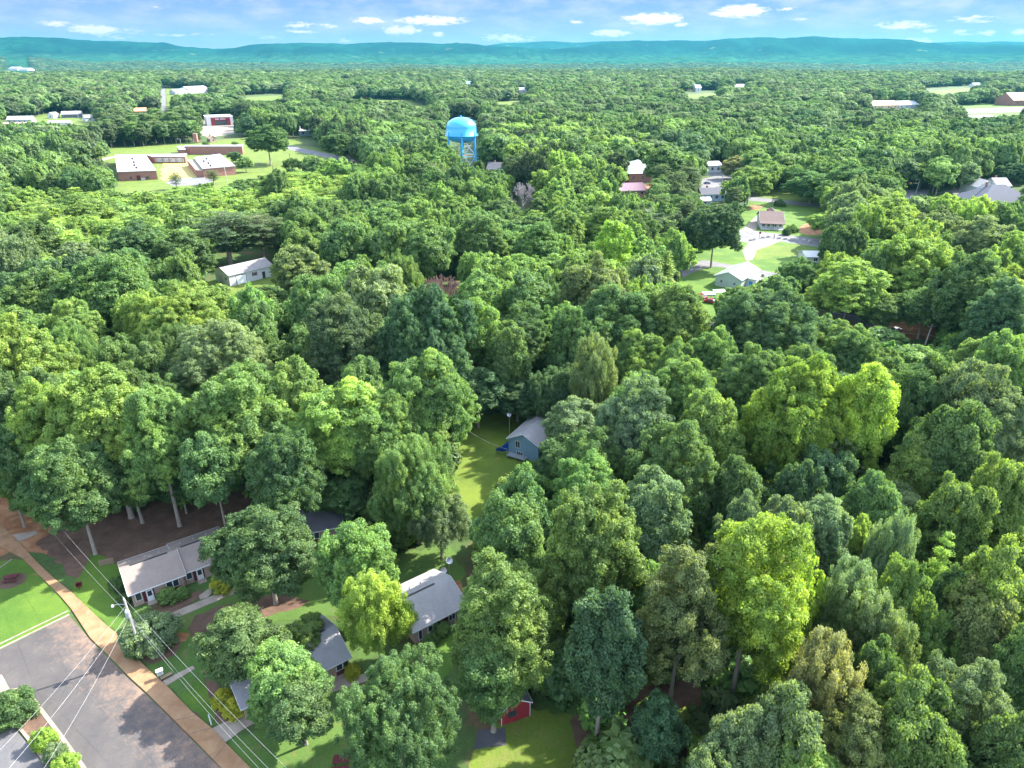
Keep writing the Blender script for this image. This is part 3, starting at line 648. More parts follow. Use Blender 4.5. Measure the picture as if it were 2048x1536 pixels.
# duplex of tan brick beside the utility pole
HEAD = math.atan2(85.1 - 80.9, -50.9 + 56.8)
bx = thing('brick_duplex', 'tan brick duplex with stepped shingle roofs and white doors behind the utility pole', 'house', (g(269,1214).x, g(269,1214).y, 0), HEAD)
def unit(par, ox, oy, Lx, Dy, wh=2.7, rh=1.7, extras=True, roofm=TAN_SH, wallm=BR_TAN, rear=None):
    w, r = gable(par, ox, ox+Lx, oy, oy+Dy, wh, rh, wallm, roofm, 0.45, 'x', fascia=M_WHITE)
    v = MB(); v.box(ox+1.0, ox+Lx-1.0, oy+Dy/2-0.12, oy+Dy/2+0.12, wh+rh+0.12, wh+rh+0.24); v.build('ridge_vent', M_DKMET, r)
    for k in range(3):
        q = MB(); xx = ox+1.2+k*2.1; yy = oy+Dy*0.72; zz = wh + rh*(oy+Dy-yy)/(Dy/2)
        q.tube((xx, yy, zz), (xx, yy, zz+0.55), 0.07, n=8); q.build('vent_pipe', M_GREYM, r)
    if extras:
        pn = MB(); pn.box(ox+1.45, ox+3.1, oy-0.03, oy+0.01, 0.15, wh-0.15); pn.build('panel', M_MAROON, par)
        add_door(par, ox+1.95, ox+2.9, 0.1, 2.15, oy-0.03)
        add_window(par, ox+0.5, ox+1.25, 0.9, 2.2, oy, bars=0)
        add_window(par, ox+4.9, ox+5.7, 1.0, 2.3, oy, bars=0); add_window(par, ox+5.85, ox+6.6, 1.0, 2.3, oy, bars=0)
        pn = MB(); pn.box(ox+4.8, ox+6.7, oy-0.03, oy+0.01, 0.15, 0.88); pn.build('panel', M_MAROON, par)
        sp = MB(); sp.box(ox+1.8, ox+3.1, oy-1.1, oy-0.07, 0, 0.1); sp.build('doorstep', M_CONC, par)
unit(bx, 0, 0, 7.4, 8.6)
unit(bx, 7.42, 0.6, 7.4, 8.6, wh=2.55, rh=1.6)

# house behind the court tree, dark roof
p = g(655,1085); bB = thing('brick_bungalow', 'small dark roofed brick bungalow half hidden behind the round court tree', 'house', (p.x-7.5, p.y-2.2, 0), HEAD*0.55)
unit(bB, 0, 0, 10.5, 8.6, roofm=DARK_SH); 
# two units of the near court row
eL, eR = g(821,1265,2.55), g(905,1222,2.55)
HD = math.atan2(eR.y-eL.y, eR.x-eL.x)
bD = thing('grey_roof_cottage', 'tan brick cottage with mottled grey roof, white door and maroon panel', 'house', (eL.x+0.45, eL.y+0.35, 0), HD)
w, r = gable(bD, 0, 8.6, 0, 9.0, 2.7, 1.8, BR_TAN, GREY_SH, 0.45, 'x', fascia=M_WHITE)
v = MB(); v.box(0.8, 6.2, 4.38, 4.62, 4.62, 4.74); v.build('ridge_vent', M_DKMET, r)
for k in range(3):
    q = MB(); q.tube((1+k*1.9, 6.3, 3.7), (1+k*1.9, 6.3, 4.5), 0.07, n=8); q.build('vent_pipe', M_GREYM, r)
add_door(bD, 2.1, 3.05, 0.1, 2.15, 0); add_window(bD, 0.7, 1.2, 0.4, 2.2, 0, bars=0)
pn = MB(); pn.box(3.3, 5.6, -0.04, 0.01, 1.0, 2.4); pn.build('panel', M_MAROON, bD); add_window(bD, 5.8, 6.8, 1.0, 2.3, 0)
add_window(bD, -6.8, -5.8, 0.9, 2.1, 0) if False else None
cR, cB = g(688,1312,2.55), g(663,1210,2.55)
bC = thing('court_row_house', 'pale grey roofed row house under the leafy trees beside the footpath', 'house', (cR.x - 13.5*math.cos(HD), cR.y - 13.5*math.sin(HD), 0), HD)
unit(bC, 0, 0, 7.2, 9.0, roofm=LT_SH); unit(bC, 7.22, -0.4, 6.6, 9.0, wh=2.6, rh=1.7, roofm=LT_SH)
# maroon shed
p0, p1 = g(1003,1452), g(1058,1432)
bE = thing('maroon_shed', 'maroon shed with white trim and dark roof beneath the tall pale trunk tree', 'shed', (p0.x, p0.y, 0), math.atan2(p1.y-p0.y, p1.x-p0.x))
MAR = siding('maroon_siding', (0.26, 0.025, 0.035))
gable(bE, 0, 3.9, 0, 5.2, 2.6, 1.3, MAR, DARK_SH, 0.25, 'y', fascia=M_WHITE)
add_door(bE, 0.7, 2.2, 0.05, 2.2, 0, mat=MAR); 
for xx, yy in ((-0.03, -0.05), (3.85, -0.05), (3.85, 5.16)): MB().box(xx, xx+0.08, yy, yy+0.08, 0, 2.6).build('corner_trim', M_WHITE, bE)

# blue house on the lawn
p0, p1 = g(1017,908), g(1052,918)
BLUE = siding('faded_blue_siding', (0.17, 0.27, 0.37), 0.22)
d = p1 - p0; hb = math.atan2(d.y, d.x)
bF = thing('blue_house', 'faded blue clapboard house with grey roof and torn blue tarp on the lawn', 'house', (p0.x, p0.y, 0), hb)
gable(bF, 0, 7.0, 0, 17, 3.9, 1.8, BLUE, GREY_SH, 0.35, 'y', fascia=M_WHITE)
add_window(bF, 1.7, 2.7, 2.2, 3.7, 0, bars=1); add_window(bF, 2.0, 3.4, 0.2, 1.3, 0, bars=2, glass=M_DKMET)
for yy in (3, 7, 11): add_window(bF, yy, yy+1.0, 1.9, 3.3, 0, axis='y')
pr = MB(); pr.box(0.3, 4.6, -1.5, -0.01, 0.5, 0.62)
for xx in (0.4, 2.4, 4.5): pr.box(xx-0.05, xx+0.05, -1.45, -1.35, 0, 1.5)
pr.box(0.3, 4.6, -1.45, -1.37, 1.45, 1.53); pr.build('porch', M_GREYM, bF)
dm = MB(); ch = MB(); ch.box(4.6, 5.3, 9, 9.7, 4.5, 6.9); ch.build('chimney', BR_RED, bF)
p = g(1020,866,0); 
bG = thing('small_blue_outbuilding', 'small grey roofed blue outbuilding at the back of the blue house', 'shed', (g(1050,857).x+0.5, g(1050,857).y+4, 0), hb-0.25)
gable(bG, 0, 5.2, 0, 4.6, 3.6, 1.8, BLUE, GREY_SH, 0.3, 'x', fascia=M_WHITE); add_window(bG, 0.9, 1.8, 2.2, 3.3, 0)
# tarp
tm = MB(); rnd = random.Random(3); a = Vector((p0.x-2.6, p0.y+0.6, 0))
gr_ = []
for j in range(7):
    row = []
    for i in range(7): row.append((a.x + i*0.5 + rnd.uniform(-.08,.08), a.y - j*0.12 + rnd.uniform(-.1,.1) + 0.25*math.sin(i*1.7), 0.3 + j*0.42*(0.4+i/8) + rnd.uniform(-.06,.06)))
    gr_.append(row)
for j in range(6):
    for i in range(6): tm.poly([gr_[j][i], gr_[j][i+1], gr_[j+1][i+1], gr_[j+1][i]])
tag(tm.build('blue_tarp', simple('tarp_blue', (0.01, 0.08, 0.45), 0.45, var=0.25)), 'bright blue tarp hanging against the corner of the blue house', 'tarp')

# white garage
q0, q1 = g(461,573), g(547,552); loc, rz, Lg = frame_of(q0, q1)
WS = siding('white_siding', (0.55, 0.56, 0.58), 0.25)
bH = thing('white_garage', 'white garage with two roll doors and brown roof at the pine wood edge', 'garage', loc, rz)
gable(bH, 0, Lg, 0, 10, 4.2, 1.9, WS, shingle('garage_shingle', (0.22, 0.20, 0.19)), 0.4, 'x', fascia=M_WHITE)
add_door(bH, 2.8, 6.6, 0.05, 3.2, 0, mat=ribbed('roller_door', (0.82, 0.82, 0.84), 9), glazed=False, name='garage_door')
fr = MB(); fr.box(2.6, 2.8, -0.05, 0.02, 0, 3.4); fr.box(6.6, 6.8, -0.05, 0.02, 0, 3.4); fr.box(2.6, 6.8, -0.05, 0.02, 3.21, 3.4); fr.build('door_trim', M_DKMET, bH)
add_window(bH, 9.6, 10.7, 1.9, 3.1, 0); [MB().box(a_, a_+0.4, -0.05, 0.02, 1.8, 3.2).build('shutter', M_MAROON, bH) for a_ in (9.1, 10.8)]
add_door(bH, 13.2, 14.4, 0.05, 2.6, 0, mat=M_DKMET)
add_door(bH, 4.4, 7.8, 0.05, 3.4, 0, axis='y', mat=M_GREYM, glazed=False, name='side_door'); add_window(bH, 1.8, 3.0, 1.8, 3.0, 0, axis='y')

# ---- school
WR = ribbed('white_membrane', (0.33, 0.315, 0.32), 2.5, 0.6)
def flat_building(par, pts, h, wall, roof, par_h=0.5, ztop=None, z0=0.0):
    """pts: world xy corner list; a walled block with a roof slab and low parapet"""
    MB().prism([tuple(p[:2]) for p in pts], z0, h).build('wall', wall, par)
    c = Vector((sum(p[0] for p in pts)/len(pts), sum(p[1] for p in pts)/len(pts)))
    big = [((Vector(p[:2])-c)*(1+0.6/max(1e-3,(Vector(p[:2])-c).length))+c) for p in pts]
    return MB().prism([tuple(b) for b in big], h+0.003, h+par_h).build('roof', roof, par)
sc0 = thing('school_building', 'long low red brick school with flat white roofs around a courtyard', 'school')
hA = 5.6
A = [g(239,362), g(316,359), g(291,310,hA), g(230,311,hA)]; A = [(p.x, p.y) for p in A]
rA = flat_building(sc0, A, hA, BR_RED, WR)
def stacks(ro, pts, z):
    for (x, y) in pts:
        q = g(x, y, z); MB().tube((q.x, q.y, z), (q.x, q.y, z+1.3), 0.7, 0.7, 8).build('roof_vent', M_DKMET, ro)
stacks(rA, [(265,319),(268,326),(269,332),(273,337)], hA+0.5)
B = [g(408,355), g(473,349), g(440,309,hA), g(388,316,hA)]; rB = flat_building(sc0, [(p.x,p.y) for p in B], hA, BR_RED, WR)
stacks(rB, [(408,324),(413,319),(417,328),(421,333)], hA+0.5)
B2 = [g(394,353), g(407.5,355), g(387.5,316,hA), g(374,317,hA)]
flat_building(sc0, [(p.x,p.y) for p in B2], hA-1.3, BR_RED, shingle('olive_roof', (0.33, 0.31, 0.22)), 0.3)
Cc = [g(308,326), g(372,326), g(373,308,4.6), g(291.5,309.5,4.6)]; rC = flat_building(sc0, [(p.x,p.y) for p in Cc], 4.4, BR_RED, WR)
a, b = g(312,326), g(370,326); n = 13
for k in range(n):
    pa = a.lerp(b, (k+0.1)/n); pb = a.lerp(b, (k+0.85)/n)
    f = MB(); f.box(min(pa.x,pb.x), max(pa.x,pb.x), min(pa.y,pb.y)-0.9, max(pa.y,pb.y)-0.55, 0.9, 3.8); fo = f.build('window', M_WHITE if k % 3 else M_GREYM, sc0)
    f = MB(); f.box(min(pa.x,pb.x)+0.5, max(pa.x,pb.x)-0.5, min(pa.y,pb.y)-1.0, min(pa.y,pb.y)-0.9, 1.3, 3.6); f.build('pane', M_GLASS, fo)
D_ = [g(372,309), g(486,309), g(486,290,6.5), g(372,291,6.5)]; rD = flat_building(sc0, [(p.x,p.y) for p in D_], 6.3, BR_RED, WR)
E_ = [g(356,304.5), g(371.5,304.5), g(371.5,300,4.5), g(358,300,4.5)]; flat_building(sc0, [(p.x,p.y) for p in E_], 4.5, BR_RED, WR)
q = g(394,300); ch = MB(); ch.box(q.x-1.6, q.x+1.6, q.y, q.y+3, 6.8, 14); ch.build('chimney', BR_RED, rD)
# doors and service boxes on the front wall
a, b = g(239,362), g(316,359)
def on_front(t0, t1, z0, z1, name, mat, off=0.15):
    pa, pb = a.lerp(b, t0), a.lerp(b, t1); dd = (b-a).normalized(); nn = Vector((dd.y, -dd.x, 0))
    MB().prism([(pa+nn*off)[:2], (pb+nn*off)[:2], (pb-nn*0.05)[:2], (pa-nn*0.05)[:2]], z0, z1).build(name, mat, sc0)
on_front(0.46, 0.56, 0.05, 3.2, 'door', M_MAROON); on_front(0.29, 0.33, 1.0, 2.6, 'vent', M_DKMET); on_front(0.58, 0.68, 0.05, 1.5, 'service_unit', M_GREYM, 2.0); on_front(0.7, 0.78, 0.9, 2.2, 'window', M_DKMET)

# ---- water tower
WTc = g(925,345); TB = simple('tower_blue_paint', (0.05, 0.36, 0.66), 0.3, var=0.10, scale=0.1, spec=0.5)
wtw = thing('water_tower', 'bright blue elevated water tower with domed tank on splayed legs', 'water tower', (WTc.x, WTc.y, 0))
depth_w = proj(WTc.x, WTc.y, 20)[2]; ppm = FPX/depth_w; RT = 58.7/2/ppm
zt = h_at(925, 345, 234); zr = h_at(925, 345, 270); zbm = h_at(925, 345, 286)
prof = [(0.05, zbm-1.2)]
for k in range(1, 9):
    w_ = k/8*math.pi/2; prof.append((RT*math.sin(w_), zbm + (zr-zbm)*(1-math.cos(w_))*1.0))
prof += [(RT, zr), (RT, zr+(zt-zr)*0.45)]
for k in range(1, 13):
    w_ = k/12*math.pi/2; prof.append((RT*math.cos(w_)+0.02, zr+(zt-zr)*0.45 + (zt-zr)*0.55*math.sin(w_)))
MB().lathe(prof, 64).build('tank', TB, wtw, smooth=True)
rg = MB().lathe([(RT-0.05, zr-0.25), (RT+1.3, zr-0.25), (RT+1.3, zr), (RT-0.05, zr)], 64).build('balcony', TB, wtw)
rl = MB()
for zz in (0.55, 1.1): rl.lathe([(RT+1.24, zr+zz), (RT+1.3, zr+zz), (RT+1.3, zr+zz+0.07), (RT+1.24, zr+zz+0.07), (RT+1.24, zr+zz)], 64)
for k in range(36):
    w_ = 2*math.pi*k/36; x, y = (RT+1.27)*math.cos(w_), (RT+1.27)*math.sin(w_); rl.tube((x, y, zr), (x, y, zr+1.15), 0.04, n=4)
rl.build('railing', TB, rg)
legs = []
for k in range(6):
    w_ = R_(-90+60*k+5); top = Vector((RT*0.985*math.cos(w_), RT*0.985*math.sin(w_), zr+2.5)); bot = Vector((RT*1.1*math.cos(w_), RT*1.1*math.sin(w_), 0))
    legs.append((bot, top)); MB().tube(bot, top, 0.62, 0.58, 16).build('leg', TB, wtw, smooth=False)
br = MB()
for k in range(6):
    (b0, t0), (b1, t1) = legs[k], legs[(k+1) % 6]
    for fz in (0.42,): br.tube(b0.lerp(t0, fz), b1.lerp(t1, fz), 0.22, n=8)
    for (za, zb_) in ((0.0, 0.42), (0.42, 0.83)):
        br.tube(b0.lerp(t0, za), b1.lerp(t1, zb_), 0.1, n=6); br.tube(b1.lerp(t1, za), b0.lerp(t0, zb_), 0.1, n=6)
br.build('brace', simple('tower_pale_blue', (0.35, 0.6, 0.8), 0.4), wtw)
MB().tube((0, 0, 0), (0, 0, zbm-0.6), 1.5, 1.5, 20).build('riser_pipe', TB, wtw)
ldr = MB()
for s_ in (-0.25, 0.25): ldr.path([(RT*1.13+0.2, s_, 3), (RT*0.99+0.9, s_, zr), (RT+0.35, s_, zr+3), (RT*0.93, s_, zr+(zt-zr)*0.8), (RT*0.3, s_, zt-0.1)], 0.06, 0.06, 5)
ldr.build('ladder', TB, wtw)
for zz in (zr+0.33*(zt-zr)*0.45, zr+0.66*(zt-zr)*0.45): MB().lathe([(RT-0.01, zz-0.05), (RT+0.035, zz-0.05), (RT+0.035, zz+0.05), (RT-0.01, zz+0.05)], 64).build('weld_seam', TB, wtw)
MB().tube((0, 0, zt), (0, 0, zt+0.9), 0.6, 0.6, 10).build('roof_vent', TB, wtw)

# ---- other houses: (name, label, base-left px, base-right px, depth, wall h, roof h, type, wall mat, roof mat, n windows)
GSID = siding('pale_green_siding', (0.34, 0.40, 0.36), 0.25); GRSID = siding('grey_siding', (0.45, 0.47, 0.5), 0.3); BLSID = siding('blue_grey_siding', (0.30, 0.42, 0.50), 0.25)
WHT = siding('clean_white_siding', (0.55, 0.55, 0.55), 0.3); TIN = ribbed('tin_roof', (0.25, 0.27, 0.29), 0.6); PINK = ribbed('pink_tiles', (0.75, 0.38, 0.36), 1.2); ORNG = shingle('orange_roof', (0.55, 0.26, 0.14))
GRNR = ribbed('green_tin', (0.42, 0.62, 0.50), 0.6); WRF = ribbed('white_tin', (0.5, 0.5, 0.5), 0.8); TEAL = ribbed('teal_tin', (0.3, 0.62, 0.6), 0.8); TANR = shingle('tan_roof', (0.55, 0.40, 0.28))
HOUSES = [
 ('grey_bungalow','long dark walled bungalow with light grey roof on the far left lawn',(124,236),(163,235),16,4.5,3.5,'gx',siding('dark_siding',(0.10,0.10,0.13)),LT_SH,3),
 ('white_cottage','small white cottage left of the long dark walled bungalow',(95,237),(108,237),14,4.5,3,'gy',WHT,LT_SH,1),
 ('long_grey_barn','long grey roofed barn at the far left edge, behind the brick hall',(16,250),(66,249),14,6,3.5,'gx',GRSID,shingle('sage_roof',(0.32,0.34,0.30)),5),
 ('brick_hall','long flat roofed brick hall touching the left edge of the photo',(-30,258),(62,256),14,5,0.6,'flat',BR_RED,PINK,6),
 ('pale_blue_trailer','long pale blue roofed trailer on the far left lawn',(97,251),(140,250),12,3.2,1.6,'gx',WHT,ribbed('aqua_tin',(0.55,0.74,0.76),1.0),3),
 ('small_grey_house','small grey roofed house right of the pale blue trailer',(172,243),(190,242),12,4.5,3,'gx',GRSID,GREY_SH,1),
 ('orange_roof_house','orange roofed house half hidden behind the dark grove north of the school',(270,230),(296,229),16,5,4,'gx',BR_TAN,ORNG,2),
 ('far_white_house','pale blue roofed house beside the distant road, left of the white hall',(352,190),(376,189),26,6,5,'gx',WHT,ribbed('pale_blue_roof',(0.5,0.66,0.8),1.5),2),
 ('white_hall','bright white hall beside the distant road, above the red fronted store',(378,187),(418,185),30,9,5,'gx',WHT,WRF,5),
 ('pump_house','tiny tan roofed brick hut on the lawn behind the school',(421,285),(434,284),8,3.6,2.4,'gy',BR_TAN,TANR,1),
 ('hidden_grey_house','grey roofed house among trees right of the lone school oak',(600,272),(628,271),16,5,3.5,'gx',BLSID,GREY_SH,2),
 ('tower_house','white gabled house with dark roof at the foot of the water tower',(975,352),(1006,353),12,5,3.6,'gx',WHT,DARK_SH,3),
 ('green_hip_hall','brick hall with sage hip roof behind the big round tree',(1257,366),(1330,364),34,6,6,'hip',BR_RED,shingle('sage_hip',(0.30,0.34,0.30)),4),
 ('pink_roof_house','low house with faded pink roof in front of the sage hip roofed hall',(1240,394),(1292,392),16,3.6,3.0,'gx',BR_TAN,PINK,3),
 ('white_roof_shop','white roofed shop at the back of the parking lot behind two trunks',(1406,346),(1442,345),14,5,2,'gx',WHT,WRF,3),
 ('blue_grey_house','blue grey house with dark roof left of the bright green tree',(1403,403),(1450,402),10,4.2,2.6,'gx',BLSID,DARK_SH,4),
 ('white_carport','white roofed carport shed in front of the blue grey house',(1398,412),(1420,412),6,3.0,1.4,'gx',GRSID,WRF,1),
 ('brown_roof_house','white house with broad brown roof and shaded porch by the road',(1520,457),(1565,459),17,3.6,3.2,'gx',WHT,BROWN_SH,4),
 ('green_cottage','pale green cottage with light tin roof beside the lane',(1429,571),(1470,579),17,3.9,2.0,'gy',GSID,TIN,0),
 ('white_tin_shed','white tin roofed shed buried in trees at the edge of the vacant lot',(1612,526),(1648,526),9,2.6,1.2,'gx',WHT,WRF,1),
 ('grey_gable_house','pale grey gabled house behind the slate roofed house at right edge',(1948,398),(1986,398),16,7,3.4,'gy',GRSID,LT_SH,3),
 ('grey_rear_wing','grey roofed house behind the pale grey gabled house, right edge',(1990,392),(2016,392),14,6,3.5,'gx',GRSID,GREY_SH,1),
 ('slate_roof_house','large slate hip roofed house at the right edge of the photo',(1955,424),(2070,424),24,4.5,8,'hip',WHT,SLATE_SH,3),
 ('white_flat_shed','low white roofed shed left of the slate roofed house',(1942,408),(1972,408),7,3.2,0.4,'flat',WHT,WRF,1),
 ('far_grey_house','long grey house in the trees above the pale grey gabled house',(1966,356),(2012,355),14,6,4,'gx',GRSID,GREY_SH,2),
 ('tan_roof_hall','tan tiled hall with stepped gables in the far right treetops',(1743,219),(1796,218),26,6,6,'gx',TANR,TANR,4),
 ('grey_warehouse','wide grey warehouse right of the tan tiled hall',(1797,218),(1838,217),26,6,5,'gx',GRSID,WRF,4),
 ('white_roof_store','white roofed store below the far right road',(1938,246),(1992,245),22,6,2,'gx',BLSID,WRF,3),
 ('brick_church','tan roofed brick church at the far right edge beside the road',(2024,212),(2080,211),36,9,11,'gx',BR_RED,TANR,3),
 ('far_green_shed','green roofed shed in the far right woods',(1948,175),(1964,175),25,6,5,'gx',WHT,GRNR,1),
 ('teal_roof_barn','teal roofed barn in the woods far beyond the water tower',(928,173),(941,173),25,7,6,'gx',WHT,TEAL,1),
 ('far_white_barn','white roofed barn in the woods right of the teal roofed barn',(1038,187),(1058,187),22,7,5,'gx',WHT,WRF,1),
 ('far_long_barn','long pale barn on the left skyline woods',(18,141),(36,141),60,11,9,'gx',WHT,LT_SH,1),
 ('far_low_barn','lower of two pale barns on the left skyline woods, right one',(38,142),(56,142),60,9,7,'gx',WHT,LT_SH,1),
 ('far_dark_gable_house','white gabled house in the woods above the right hand ridge of trees',(1466,182),(1490,182),30,8,7,'gx',WHT,GREY_SH,1),
 ('far_white_villa','small white villa in the woods left of the white gabled house',(1391,184),(1402,184),30,9,6,'gx',WHT,WRF,1),
]
for (nm, lab, pl, pr_, dep, wh, rh, ty, wm, rm, nw) in HOUSES:
    loc, rz, Lh = frame_of(g(*pl), g(*pr_))
    if nm == 'green_cottage': Lh = 9.6
    cat = 'barn' if 'barn' in nm else 'shed' if 'shed' in nm or 'carport' in nm else 'hall' if 'hall' in nm else 'church' if 'church' in nm else 'house'
    o = thing(nm, lab, cat, loc, rz)
    if ty == 'gx': gable(o, 0, Lh, 0, dep, wh, rh, wm, rm, 0.6, 'x', fascia=M_WHITE if loc[1] < 700 else None)
    elif ty == 'gy': gable(o, 0, Lh, 0, dep, wh, rh, wm, rm, 0.5, 'y', fascia=M_WHITE if loc[1] < 700 else None)
    elif ty == 'hip': hip(o, 0, Lh, 0, dep, wh, rh, wm, rm, 0.8)
    else: flat_building(o, [(0,0),(Lh,0),(Lh,dep),(0,dep)], wh, wm, rm)
    for k in range(nw):
        xm = Lh*(k+0.5)/nw; ww = min(1.0, Lh/nw*0.3); add_window(o, xm-ww/2-0.3, xm+ww/2+0.3, wh*0.35, wh*0.75, 0, bars=0 if loc[1] > 600 else 1)
    if cat == 'house' and wh < 7 and loc[1] < 900:
        ch = MB(); ch.box(Lh*0.3, Lh*0.3+0.9, dep*0.55, dep*0.55+0.9, wh+rh*0.5, wh+rh+1.1); ch.build('chimney', BR_RED, o) if nm not in ('green_cottage',) else None
    if nm == 'green_cottage':
        add_window(o, 2.0, 2.8, 1.6, 2.6, 0); add_window(o, 6.9, 7.7, 1.5, 2.5, 0)
        # side wing with the blue door
        gable(o, Lh, Lh+3.4, 5.5, 13.5, 3.3, 1.4, WHT, TIN, 0.4, 'x', fascia=M_WHITE)
        dd = MB(); dd.box(Lh+1.0, Lh+2.2, 5.44, 5.52, 0.1, 2.3); dd.build('door', simple('blue_door', (0.03, 0.22, 0.5), 0.5), o)
    if nm == 'brown_roof_house':
        pm = MB(); pm.box(0.2, Lh-0.2, -2.2, -0.01, 0.02, 0.3)
        for k in range(6): xx = 0.3 + (Lh-0.6)*k/5; pm.box(xx-0.1, xx+0.1, -2.2, -2.0, 0.3, 3.0)
        pm.build('porch', M_WHITE, o); pr2 = MB(); pr2.v += [(-0.6,-2.9,2.9),(Lh+0.6,-2.9,2.9),(Lh+0.6,-0.3,3.55),(-0.6,-0.3,3.55),(-0.6,-2.9,3.1),(Lh+0.6,-2.9,3.1),(Lh+0.6,-0.3,3.75),(-0.6,-0.3,3.75)]
        pr2.f += [(3,2,1,0),(4,5,6,7),(0,1,5,4),(1,2,6,5),(3,0,4,7)]; pr2.build('porch_roof', BROWN_SH, o)
        gable(o, Lh*0.45, Lh*0.95, 16.9, 24, 3.6, 2.4, WHT, BROWN_SH, 0.5, 'y')
# store with red front
loc, rz, Lh = frame_of(g(415,252), g(468,250)); st = thing('red_fronted_store', 'white store with a broad red front and glass doors behind the school', 'store', loc, rz)
flat_building(st, [(0,0),(Lh,0),(Lh,34),(0,34)], 9.5, M_WHITE, WRF, 0.6)
M_RED = simple('sign_red', (0.22, 0.012, 0.025), 0.5, var=0.1)
f = MB(); f.box(Lh*0.16, Lh*0.28, -0.6, 0.0, 0, 8.8); f.box(Lh*0.76, Lh*0.88, -0.6, 0.0, 0, 8.8); f.box(Lh*0.28, Lh*0.76, -0.6, 0.0, 5.8, 8.8); f.build('red_front', M_RED, st)
f = MB(); f.box(Lh*0.28, Lh*0.76, -0.15, 0.0, 0.2, 5.8); f.build('shop_window', M_GLASS, st)
f = MB()
for k in range(11):
    if k == 4: continue
    xx = Lh*(0.33 + 0.035*k); f.box(xx, xx+Lh*0.022, -0.75, -0.6, 6.7, 8.0)
f.build('sign_lettering', M_WHITE, st)

# ------------------------------------------------------------------ poles and wires
M_POLE = simple('pole_wood', (0.40, 0.37, 0.33), 0.9, var=0.25, scale=2)
M_DPOLE = simple('dark_pole_wood', (0.13, 0.10, 0.08), 0.9, var=0.25, scale=2)
M_WIRE = simple('wire_aluminium', (0.34, 0.34, 0.34), 0.5, 0.2, var=0.05)
pb = g(284,1313); PH = 10.4
up = thing('utility_pole', 'tall weathered wooden utility pole with transformer beside the footpath', 'utility pole', (pb.x, pb.y, 0))
MB().path([(0,0,0),(0.02,0,5),(-0.1,0,PH)], 0.19, 0.13, 12).build('pole', M_POLE, up)
tf = MB().lathe([(0.02,7.6),(0.30,7.6),(0.31,7.7),(0.31,8.55),(0.27,8.62),(0.27,8.68),(0.02,8.7)], 20, (0.12,-0.42)); tfo = tf.build('transformer', M_GREYM, up, smooth=False)
q = MB(); q.tube((0.0,-0.42,8.68),(0.0,-0.42,8.95),0.05); q.tube((0.25,-0.42,8.68),(0.25,-0.42,8.95),0.05); q.build('bushing', M_WHITE, tfo)
MB().tube((0,-0.1,8.3),(0.1,-0.2,8.3),0.05).build('bracket', M_GREYM, up)
la = MB(); la.path([(0,0,9.4),(-0.9,-0.3,9.75),(-1.5,-0.5,9.7)], 0.035, 0.03); lo = la.build('lamp_arm', M_GREYM, up)
MB().lathe([(0.02,9.4),(0.16,9.45),(0.2,9.6),(0.1,9.78),(0.02,9.8)], 12, (-1.55,-0.5)).build('lamp_head', M_WHITE, lo)
ins = MB(); ins.tube((-0.1,0,PH),(-0.1,0,PH+0.25),0.05); ins.build('insulator', M_WHITE, up)
MB().tube((0.22,0.03,0.0),(0.18,0.02,7.5),0.035).build('conduit', M_GREYM, up)
def wire(name, label, a, b, sag, r=0.011, n=18, grp=None):
    a, b = Vector(a), Vector(b); pts = []
    for k in range(n+1):
        t_ = k/n; p = a.lerp(b, t_); p.z -= sag*4*t_*(1-t_); pts.append(p)
    o = MB().path(pts, r, r, 5).build(name, M_WIRE); tag(o, label, 'wire', grp); return o
T = Vector((pb.x, pb.y, 0))
def far_pt(px, py, z): return g(px, py, z)
wire('power_wire','topmost overhead wire running up left from the utility pole', T+Vector((-.1,0,PH+.2)), far_pt(0,975,9.5)+Vector((-4,8,0)), 0.9)
wire('power_wire','lower overhead wire running up left from the utility pole', T+Vector((0,0,7.3)), far_pt(-8,1000,6.5)+Vector((-4,8,0)), 0.9)
wire('service_wire','leftmost wire dropping from the utility pole over the parking lot', T+Vector((-.1,0,9.2)), g(-60,1560,6.5), 0.7)
wire('service_wire','middle wire dropping from the utility pole over the parking lot', T+Vector((0,0,8.0)), g(-20,1580,6.5), 0.7)
wire('service_wire','rightmost wire dropping from the utility pole over the parking lot', T+Vector((0,0,7.5)), g(60,1580,6.5), 0.7)
wire('power_wire','topmost overhead wire running down right from the utility pole', T+Vector((-.1,0,PH+.2)), g(640,1600,9.5), 1.0)
wire('power_wire','middle overhead wire running down right from the utility pole', T+Vector((0,0,7.5)), g(560,1560,6.8), 1.0)
wire('power_wire','lowest overhead wire running down right from the utility pole', T+Vector((0,0,7.0)), g(540,1560,6.2), 1.0)
def mkpole(px, yb, yt, label, mat=M_POLE, r=0.16, arm=False, lamp=False, tr=False, px_t=None, name='utility_pole', cat='utility pole'):
    b = g(px, yb); h = h_at(px, yb, yt)
    tx = ((px_t or px) - px) / (FPX / proj(b.x, b.y, h)[2]) * 0.5
    o = thing(name, label, cat, (b.x, b.y, 0)); MB().tube((0,0,0),(tx,0,h),r*1.2,r,8).build('pole', mat, o)
    if arm: MB().box(-1.1+tx,1.1+tx,-0.07,0.07,h-0.9,h-0.72).build('crossarm', mat, o)
    if lamp:
        MB().path([(tx,0,h-0.1),(tx-1.2,0,h+0.3),(tx-1.9,0,h+0.2)],0.07,0.06).build('lamp_arm', M_GREYM, o); MB().box(tx-2.7,tx-1.8,-0.25,0.25,h+0.05,h+0.25).build('lamp_head', M_WHITE, o)
    if tr: MB().tube((0.5,0,h-2.6),(0.5,0,h-1.4),0.35,0.35,12).build('transformer', M_GREYM, o)
    return b, h
mkpole(912,870,841,'brown wooden pole with a lamp at the head of the blue house lawn', simple('red_pole', (0.25,0.14,0.10), 0.9), 0.14, lamp=False)
b912 = g(912,870); h912 = h_at(912,870,841)
